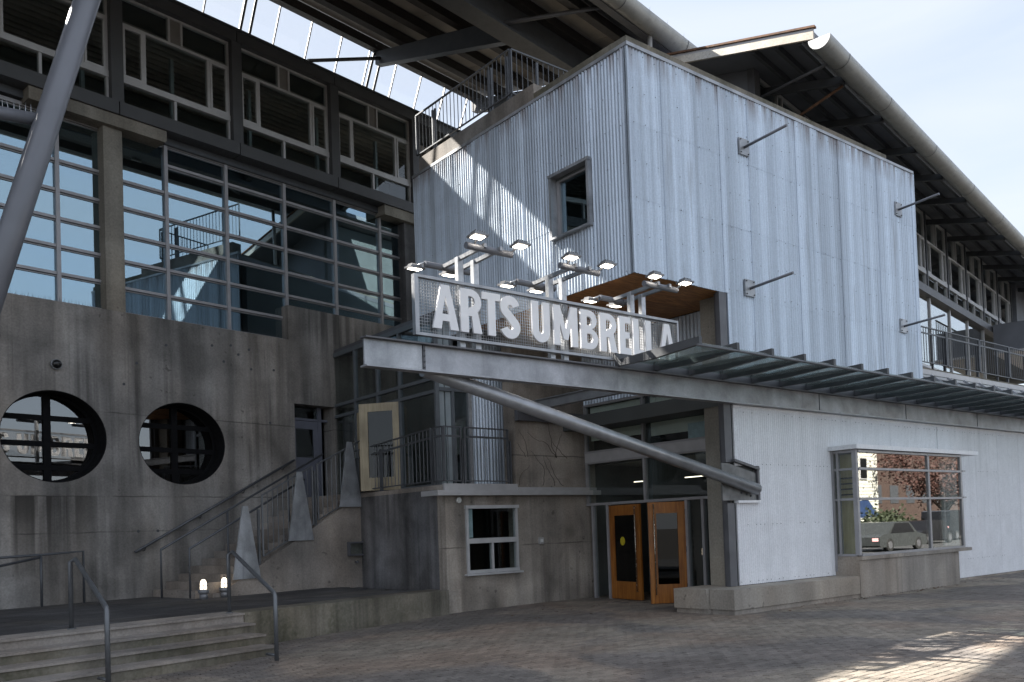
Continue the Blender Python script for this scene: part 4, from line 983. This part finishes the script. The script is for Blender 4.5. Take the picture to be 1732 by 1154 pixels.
for y0, y1 in ((14.835, 15.265), (11.995, 12.365), (11.75, 11.925)): box_inst('pane', 'glass', fo, W, XE, XE+.008, y0, y1, .05, 2.21)
MB().box(XE+.10, XE+.11, 13.62, 15.4, 3.78, 4.6).build('blind', 'blind', en); MB().box(XE+.10, XE+.11, 11.75, 13.45, 3.70, 4.6).build('blind', 'blind', en)
MB().box(XE+.06, XE+.065, 11.85, 12.35, 3.53, 3.86).build('poster', 'paper', en)
MB().box(XE+.3, 17.6, 11.3, 15.6, 3.2, 3.26).build('ceiling', 'interior', en); MB().box(17.6, 17.7, 11.3, 15.6, 0, 6.2).build('back_wall', 'interior', en); MB().box(XE+.05, 17.6, 15.55, 15.65, 0, 6.1).build('side_wall', 'interior', en); MB().box(XE+.05, 17.6, 11.28, 11.38, 0, 6.1).build('side_wall', 'interior', en); MB().box(XE+.05, 17.6, 11.38, 15.55, -.12, -.005).build('floor', 'interior', en)
for y in (12.3, 13.9): MB().box(XE+.9, XE+.93, y, y+.9, 2.75, 2.77).build('ceiling_lamp', 'tubelight', en)
def fir_door(hinge, ang, w, h=2.185, sticker=False, label=None):
    R = Matrix.Translation(hinge) @ Matrix.Rotation(ang, 4, 'Z'); fr = lambda x, y, z: R @ Vector((x, y, z))
    d = MB(fr).plate([[(0, .015), (w, .015), (w, h), (0, h)], [(.17, .42), (w-.17, .42), (w-.17, h-.24), (.17, h-.24)]], lambda u, v, t: (u, t, v), -.025, .025).build('door', 'door_wood', en)
    MB(fr).box(.17, w-.17, -.005, .005, .42, h-.24).build('pane', 'glass_tint', d)
    q = -1 if sticker else 1
    MB(fr).tube([(w-.11, .0, .22), (w-.11, .075*q, .20), (w-.11, .075*q, h-.04), (w-.11, .0, h-.06)], .013, 8).build('pull_bar', 'brass', d, True)
    if sticker:
        MB(fr).plate([[(.45+.085*cos(2*pi*i/20), 1.35+.10*sin(2*pi*i/20)) for i in range(20)]], lambda u, v, t: (u, t, v), -.010, -.006).build('sticker', 'yellow', d)
        MB(fr).box(.18, w-.18, .01, .05, 1.05, 1.11).build('push_bar', 'galv_light', d)
    for z in (.3, 1.1, 1.9): MB(fr).box(-.012, .012, .024, .034, z, z+.12).build('hinge', 'steel', d)
    if label: d['label'] = label
# local +y of a door is its outward face
fir_door((XE-.0, 14.755, 0), radians(-97), 1.10, sticker=True, label='orange door with a yellow round sticker')
fir_door((XE-.03, 12.45, 0), radians(90+53), .80, label='orange door standing open')
MB().box(13.9, 14.95, 11.7, 15.4, -.12, -.004).build('threshold', 'asphalt', en)
clad(en, 'zinc', (14.64, 15.48, 0), radians(-90), 4.0, 4.66, [1.51], 8, .10)
MB().box(14.68, 14.8, 11.3, 15.5, 4.66, 6.17).build('backing', 'interior', en)

# ------------------------------------------------------------------ the canopy beam, strut, ribs and glass
cn = thing('entrance_canopy', 'long steel beam carrying a ribbed glass canopy over the pavement', 'canopy', (14, 10.5, 4))
yb0, yb1 = 10.50, 10.60
bm = MB(); bm.box(5.88, 31.5, 10.545, 10.565, 4.02, 4.39); bm.build('beam', 'galv_beam', cn)
MB().box(5.86, 31.5, 10.44, 10.615, 4.391, 4.412).build('beam_flange', 'steel_mid', cn); MB().box(5.86, 31.5, 10.44, 10.615, 3.995, 4.019).build('beam_flange', 'galv_beam', cn)
MB().box(5.88, 6.815, 10.530, 10.544, 4.02, 4.39).build('end_plate', 'galv', cn); MB().box(6.822, 6.86, 10.515, 10.544, 4.02, 4.39).build('splice_plate', 'steel_mid', cn)
for z in (4.07, 4.15, 4.23, 4.31): MB().tube([(6.842, 10.515, z), (6.842, 10.50, z)], .012, 6).build('bolt', 'steel', cn)
for x in (16.9, 20.6, 24.4, 28): MB().box(x, x+.012, 10.535, 10.5445, 4.02, 4.39).build('beam_joint', 'steel', cn)
MB().tube([(6.95, 10.72, 4.085), (14.47, 10.46, 2.33)], .113, 24).build('strut', 'tube', cn, True)
for k in range(21):
    x = 10.752+k*.94; r = MB()
    r.plate([[(10.49, 4.43), (10.49, 4.535), (8.70, 4.60), (8.70, 4.475), (9.7, 4.415)]], lambda u, v, t: (t, u, v), x-.035, x+.035); r.build('rib', 'steel', cn)
    MB().box(x-.025, x+.025, 10.46, 10.504, 4.4125, 4.60).build('rib_foot', 'steel', cn)
    if k < 20: box_inst('glass_pane', 'glass_canopy', cn, W, x+.04, x+.90, 8.745, 10.35, 4.500, 4.512)
MB().box(10.72, 31.4, 10.505, 10.535, 4.4125, 4.66).build('rear_plate', 'steel', cn)
MB().tube([(10.70, 8.72, 4.465), (31.0, 8.72, 4.465)], .022, 8).build('edge_tube', 'rail_gal', cn, True)
for (a, b, z) in (((12.65, 10.62), (12.65, 15.35), 4.47),):
    i = MB(); i.bar((a[0], a[1], z), (b[0], b[1], z), .02, .20); i.bar((a[0], a[1], z+.10), (b[0], b[1], z+.10), .14, .018); i.bar((a[0], a[1], z-.10), (b[0], b[1], z-.10), .14, .018); i.build('cross_beam', 'tube', cn)
i = MB(); i.box(12.46, 14.6, 15.36, 15.48, 4.18, 4.42); i.build('cross_beam', 'steel_mid', cn)

# ------------------------------------------------------------------ the sign
sg = thing('arts_sign', 'long wire mesh sign with white letters reading ARTS UMBRELLA above the beam', 'sign', (9.6, 10.6, 4.5))
X0, X1, Z0, Z1 = 6.74, 12.44, 4.545, 5.43
f = MB(); f.box(X0, X1, 10.56, 10.64, Z0, Z0+.042); f.box(X0, X1, 10.56, 10.64, Z1-.042, Z1); f.box(X0, X0+.065, 10.559, 10.641, Z0+.042, Z1-.042); f.box(X1-.042, X1, 10.561, 10.639, Z0+.042, Z1-.042); f.build('frame', 'tube', sg)
ms = MB(); k = 0
x = X0+.09
while x < X1-.05: ms.box(x-.0035, x+.0035, 10.596, 10.602, Z0+.05, Z1-.05); x += .046
z = Z0+.08
while z < Z1-.05: ms.box(X0+.07, X1-.05, 10.602, 10.608, z-.0035, z+.0035); z += .046
tag(ms.build('wire_mesh', 'mesh', sg), kind='stuff')
def arc(cx, cy, rx, ry, a0, a1, n=10): return [(cx+rx*cos(radians(a0+(a1-a0)*i/n)), cy+ry*sin(radians(a0+(a1-a0)*i/n))) for i in range(n+1)]
def stroke(path, w):
    L, R = [], []
    for i, p in enumerate(path):
        a, b = path[max(0, i-1)], path[min(len(path)-1, i+1)]; dx, dy = b[0]-a[0], b[1]-a[1]; l = sqrt(dx*dx+dy*dy); nx, ny = -dy/l*w/2, dx/l*w/2
        L.append((p[0]+nx, p[1]+ny)); R.append((p[0]-nx, p[1]-ny))
    return [L+R[::-1]]
def glyph(ch, w):
    H, s = .655, .142
    if ch == 'A': return [[(0, 0), (w*.345, H), (w*.655, H), (w, 0), (w-s*1.05, 0), (w-s*1.05-.022, .12), (s*1.05+.022, .12), (s*1.05, 0)], [(w/2-.062, .225), (w/2+.062, .225), (w/2, .49)]]
    if ch == 'R': return [[(0, 0), (0, H), (w*.5, H)]+arc(w*.5, H-.185, w*.48, .185, 90, -52, 12)+[(w, 0), (w-s*1.12, 0), (w*.52, .25), (s, .25), (s, 0)], [(s, .355), (s, H-.105), (w*.48, H-.105)]+arc(w*.48, H-.185, w*.20, .08, 90, -90, 8)]
    if ch == 'B': return [[(0, 0), (0, H), (w*.5, H)]+arc(w*.5, H-.16, w*.44, .16, 90, -70, 10)+arc(w*.5, .175, w*.5, .175, 70, -90, 12), [(s, H-.255), (s, H-.105), (w*.48, H-.105)]+arc(w*.48, H-.18, w*.17, .075, 90, -90, 8), [(s, .105), (s, .265), (w*.5, .265)]+arc(w*.5, .185, w*.2, .08, 90, -90, 8)]
    if ch == 'T': return [[(w/2-s/2, 0), (w/2-s/2, H-.11), (0, H-.11), (0, H), (w, H), (w, H-.11), (w/2+s/2, H-.11), (w/2+s/2, 0)]]
    if ch == 'E': return [[(0, 0), (0, H), (w, H), (w, H-.11), (s, H-.11), (s, H/2+.06), (w*.88, H/2+.06), (w*.88, H/2-.05), (s, H/2-.05), (s, .11), (w, .11), (w, 0)]]
    if ch == 'L': return [[(0, 0), (0, H), (s, H), (s, .11), (w, .11), (w, 0)]]
    if ch == 'M': return [[(0, 0), (0, H), (s*1.0, H), (w/2, .27), (w-s, H), (w, H), (w, 0), (w-s*.95, 0), (w-s*.95, .36), (w/2+.045, .10), (w/2-.045, .10), (s*.95, .36), (s*.95, 0)]]
    if ch == 'U': return stroke([(s/2, H), (s/2, .2)]+arc(w/2, .2, w/2-s/2, .2-s/2, 180, 360, 14)[1:-1]+[(w-s/2, .2), (w-s/2, H)], s)
    if ch == 'S':
        r = w/2-s/2; p = arc(w/2, H-.17-.002, r, .17-s/2+.01, 12, 270, 16)
        q = arc(w/2, .17+.002, r, .17-s/2+.01, 90, -168, 16); mid = [(w*.5, H/2)]
        p = [v for v in p if True][:-3]; q = q[3:]
        return stroke(p+[(w*.36, H/2+.05), (w*.64, H/2-.05)]+q, s)
for ch, x, w in (('A', 7.01, .46), ('R', 7.51, .39), ('T', 7.915, .345), ('S', 8.255, .385), ('U', 8.885, .375), ('M', 9.34, .525), ('B', 9.935, .395), ('R', 10.385, .395), ('E', 10.845, .28), ('L', 11.185, .27), ('L', 11.50, .30), ('A', 11.85, .43)):
    MB().plate(glyph(ch, w), lambda u, v, t: (x+u, t, 4.665+v), 10.515, 10.55).build('letter', 'letter', sg)
# floodlight racks standing on the beam
for cx, lab in ((7.78, 'floodlight rack over the word ARTS, leftmost of three'), (9.58, 'floodlight rack over the letters UM, the middle one of three'), (11.49, 'floodlight rack over the last letters, rightmost of three')):
    r = thing('floodlight_rack', lab, 'light rack', (cx, 10.66, 4.42), 0, 'floodlight racks above the sign')
    for x in (cx-.145, cx+.145):
        MB().box(x-.05, x+.05, 10.66, 10.74, 4.413, 5.84).build('post', 'galv_light', r)
        MB().bar((x, 11.22, 5.80), (x, 10.02, 5.84), .05, .06).build('arm', 'tube', r)
    for y, sgn in ((10.10, -1), (11.16, 1)):
        bx = cx+(.0 if sgn < 0 else -.02)
        MB().tube([(bx-.44, y, 5.81), (bx+.40, y, 5.81)], .050, 14).build('crossbar', 'pipe', r, True)
        for dx in (-.34, .44) if sgn < 0 else (-.52, .12):
            lx, ly, lz = bx+dx, y+sgn*.16, 5.90 if sgn < 0 else 5.76
            tilt = .10*sgn
            F = lambda u, v, t, lx=lx, ly=ly, lz=lz, tilt=tilt: Vector((lx+u, ly+v, lz+t+tilt*v))
            h = MB(F); h.box(-.13, .13, -.10, .10, 0, .028); h.box(-.09, .09, -.07, .07, .029, .055); ho = h.build('floodlight', 'lamp_body', r)
            MB(F).box(-.092, .092, -.062, .062, -.008, -.001).build('lens', 'lamp_glow', ho)
            for q in range(5): MB(F).box(-.08+q*.04, -.072+q*.04, -.065, .065, .056, .075).build('cooling_fin', 'lamp_body', ho)
            MB().tube([(lx, ly, lz+.03), (bx+dx*.86, y, 5.83)], .018, 8).build('knuckle', 'galv_light', ho, True)

# ------------------------------------------------------------------ debris along the bench
lv = MB()
for k in range(150):
    x = random.choice((random.gauss(22, 1.6), random.uniform(13.5, 23), random.gauss(18.5, 1.5), random.uniform(10, 13.5))); y = (10.05-abs(random.gauss(0, .13))) if x > 13.5 else random.uniform(12, 15.3)
    if x > 21.6: y += random.uniform(0, .35)
    a = random.uniform(0, 6.28); r = random.uniform(.015, .045); z = gz(x)+.006; p = Vector((x, y, z))
    u = Vector((cos(a), sin(a), .2))*r; v = Vector((-sin(a), cos(a), .35))*r*.6; lv.add([p-u, p+v*.8, p+u, p-v*.8], [(0, 1, 2, 3)])
tag(lv.build('fallen_leaves', 'leaf_dry', None, fix=False), 'dry brown leaves lying along the foot of the bench', 'leaves', None, 'stuff')

# ------------------------------------------------------------------ across the street (seen in the bay window's glass)
hs = thing('white_house', 'cream clapboard house mirrored in the bay window', 'house', (69, -21, 0))
MB().box(64.5, 72.9, -28, -20.1, 0, 10).build('wall', 'house', hs)
bd = MB()
for k in range(33): bd.box(64.4, 73.0, -20.1, -20.06, .1+k*.3, .36+k*.3)
tag(bd.build('clapboards', 'house', hs))
for x, z in ((70.6, 5.0), (67.2, 5.0), (70.6, 1.6)):
    w = MB().box(x-.6, x+.6, -20.05, -19.98, z, z+1.9).build('window', 'alu', hs); MB().box(x-.5, x+.5, -19.98, -19.96, z+.1, z+1.8).build('pane', 'frame_black', w)
MB().hexa([(64, -28.4, 10.01), (73.4, -28.4, 10.01), (73.4, -19.6, 10.01), (64, -19.6, 10.01), (66, -25, 12.5), (71.5, -25, 12.5), (71.5, -23.5, 12.5), (66, -23.5, 12.5)]).build('roof', 'slate', hs)
h2 = thing('brick_block', 'dark brick building mirrored at the right of the bay window', 'house', (92, -30, 0))
MB().box(73.5, 112, -38, -30, 0, 11).build('wall', 'brick_dark', h2)
for k in range(9): MB().box(75.5+k*3.6, 77.3+k*3.6, -30, -29.95, 3.2, 5.2).build('window', 'steel', h2)
def tree(name, label, x, y, h, spread, mat, nl, trunk_r=.22, cz=None):
    t = thing(name, label, 'tree', (x, y, 0)); tr_ = MB(); limbs = []
    tr_.tube([(x, y, -.1), (x+.1, y, h*.2), (x, y+.1, h*.38)], [trunk_r, trunk_r*.8, trunk_r*.62], 9)
    for k in range(9):
        a = k*2.4; z0 = h*(.28+.03*(k % 4)); rr = spread*(.5+.45*random.random()); e = (x+rr*cos(a), y+rr*sin(a), h*(.55+.4*random.random()))
        m_ = (x+rr*.45*cos(a+.3), y+rr*.45*sin(a+.3), (z0+e[2])/2); tr_.tube([(x, y, z0), m_, e], [trunk_r*.4, trunk_r*.22, .02], 6); limbs += [m_, e]
        for q in range(3):
            b = a+random.uniform(-1, 1); e2 = (m_[0]+spread*.5*cos(b), m_[1]+spread*.5*sin(b), m_[2]+h*random.uniform(.05, .28)); tr_.tube([m_, e2], [.04, .01], 5); limbs.append(e2)
    tr_.build('trunk', 'bark', t, True); c = MB()
    for k in range(nl):
        l = random.choice(limbs); p = Vector((l[0]+random.gauss(0, spread*.17), l[1]+random.gauss(0, spread*.17), l[2]+random.gauss(0, h*.055)))
        u = Vector((random.gauss(0, 1), random.gauss(0, 1), random.gauss(0, .6))).normalized()*random.uniform(.08, .2); v = u.orthogonal().normalized()*random.uniform(.05, .12); c.add([p-u, p+v, p+u, p-v], [(0, 1, 2, 3)])
    c.build('crown', mat, t, fix=False)
tree('red_tree', 'red brown leafed tree mirrored in the bay window', 74.0, -15, 7.4, 4.6, 'leaf_red', 5600)
tree('red_tree', 'smaller red leafed tree mirrored at the right pane of the bay', 81, -18, 6.5, 3.0, 'leaf_red', 2200)
hg = MB()
for k in range(2600):
    p = Vector((56.5+random.gauss(0, 1.1), -10.5+random.gauss(0, .6), abs(random.gauss(.9, .5)))); u = Vector((random.gauss(0, 1), random.gauss(0, 1), random.gauss(0, 1))).normalized()*.14; v = u.orthogonal().normalized()*.09; hg.add([p-u, p+v, p+u, p-v], [(0, 1, 2, 3)])
one('round_shrub', hg, 'leaf_green', 'dark green rounded shrub mirrored in the bay window', 'shrub')
def car(name, label, x, y, L, Wd, H, paint, tail=False, suv=False):
    t = thing(name, label, 'car', (x, y, 0)); h1 = .58*H if not suv else .55*H
    prof = [(0, .30), (0, h1-.12), (.06*L, h1), (.17*L, h1+.04), (.30*L, H-.03), (.42*L, H), (.62*L, H-.02), (.78*L, h1+.05), (.97*L, h1-.10), (L, .34), (.97*L, .22), (.03*L, .22)]
    if suv: prof = [(0, .35), (0.01*L, h1), (.04*L, H-.06), (.1*L, H), (.62*L, H), (.74*L, h1+.04), (.97*L, h1-.05), (L, .40), (.97*L, .28), (.03*L, .28)]
    MB().plate([prof], lambda u, v, tt: (x+u, tt, v), y-Wd/2, y+Wd/2).build('body', paint, t)
    gl_ = [(.22*L, h1+.05), (.32*L, H-.08), (.60*L, H-.07), (.72*L, h1+.06)] if not suv else [(.05*L, h1+.05), (.1*L, H-.1), (.60*L, H-.1), (.69*L, h1+.06)]
    for yy_, nm in ((y+Wd/2, 1), (y-Wd/2-.012, 0)): MB().plate([gl_], lambda u, v, tt: (x+u, tt, v), yy_, yy_+.012).build('side_window', 'plastic_black', t)
    for fx in (.2, .8):
        for yy_ in (y-Wd/2-.02, y+Wd/2-.18):
            w = MB().tube([(x+fx*L, yy_, .32), (x+fx*L, yy_+.20, .32)], .32, 20).build('wheel', 'tyre', t, True); MB().tube([(x+fx*L, yy_-.008, .32), (x+fx*L, yy_+.208, .32)], .19, 14).build('rim', 'steel_mid', w, True)
    for yy_ in (y-Wd/2+.08, y+Wd/2-.38): MB().box(x-.02, x-.001, yy_, yy_+.30, h1-.32, h1-.16).build('tail_lamp', 'tail', t)
    for yy_ in (y-Wd/2+.08, y+Wd/2-.38): MB().box(x+.965*L, x+L+.002, yy_, yy_+.30, h1-.34, h1-.2).build('headlight', 'plastic_white', t)
car('parked_car', 'silver saloon parked across the street, mirrored low in the bay window', 40.3, -3.0, 4.7, 1.8, 1.45, 'car_silver')
car('parked_car', 'black car with red tail lamps mirrored in the bay window', 50.8, -6.2, 4.4, 1.8, 1.42, 'car_black')
car('parked_car', 'black off road car mirrored at the right of the bay window', 58.5, -8.2, 4.8, 1.95, 2.0, 'car_black', suv=True)
tt = thing('blue_tent', 'blue tarpaulin shelter mirrored behind the shrub', 'tent', (57, -13, 0))
MB().hexa([(54.2, -14.2, 1.7), (58.5, -14.2, 1.7), (58.5, -12, 1.7), (54.2, -12, 1.7), (54.6, -13.6, 2.9), (58.1, -13.6, 2.9), (58.1, -12.6, 2.9), (54.6, -12.6, 2.9)]).build('cover', 'tarp', tt)
for x in (54.3, 58.4):
    for y in (-14.1, -12.1): MB().tube([(x, y, 0), (x, y, 1.71)], .03, 6).build('leg', 'galv_light', tt)
rd = MB(); rd.box(-60, 160, -9.5, -.8, -.1, .004); tag(rd.build('street', 'asphalt'), 'asphalt street in front of the plaza', None, None, 'structure')
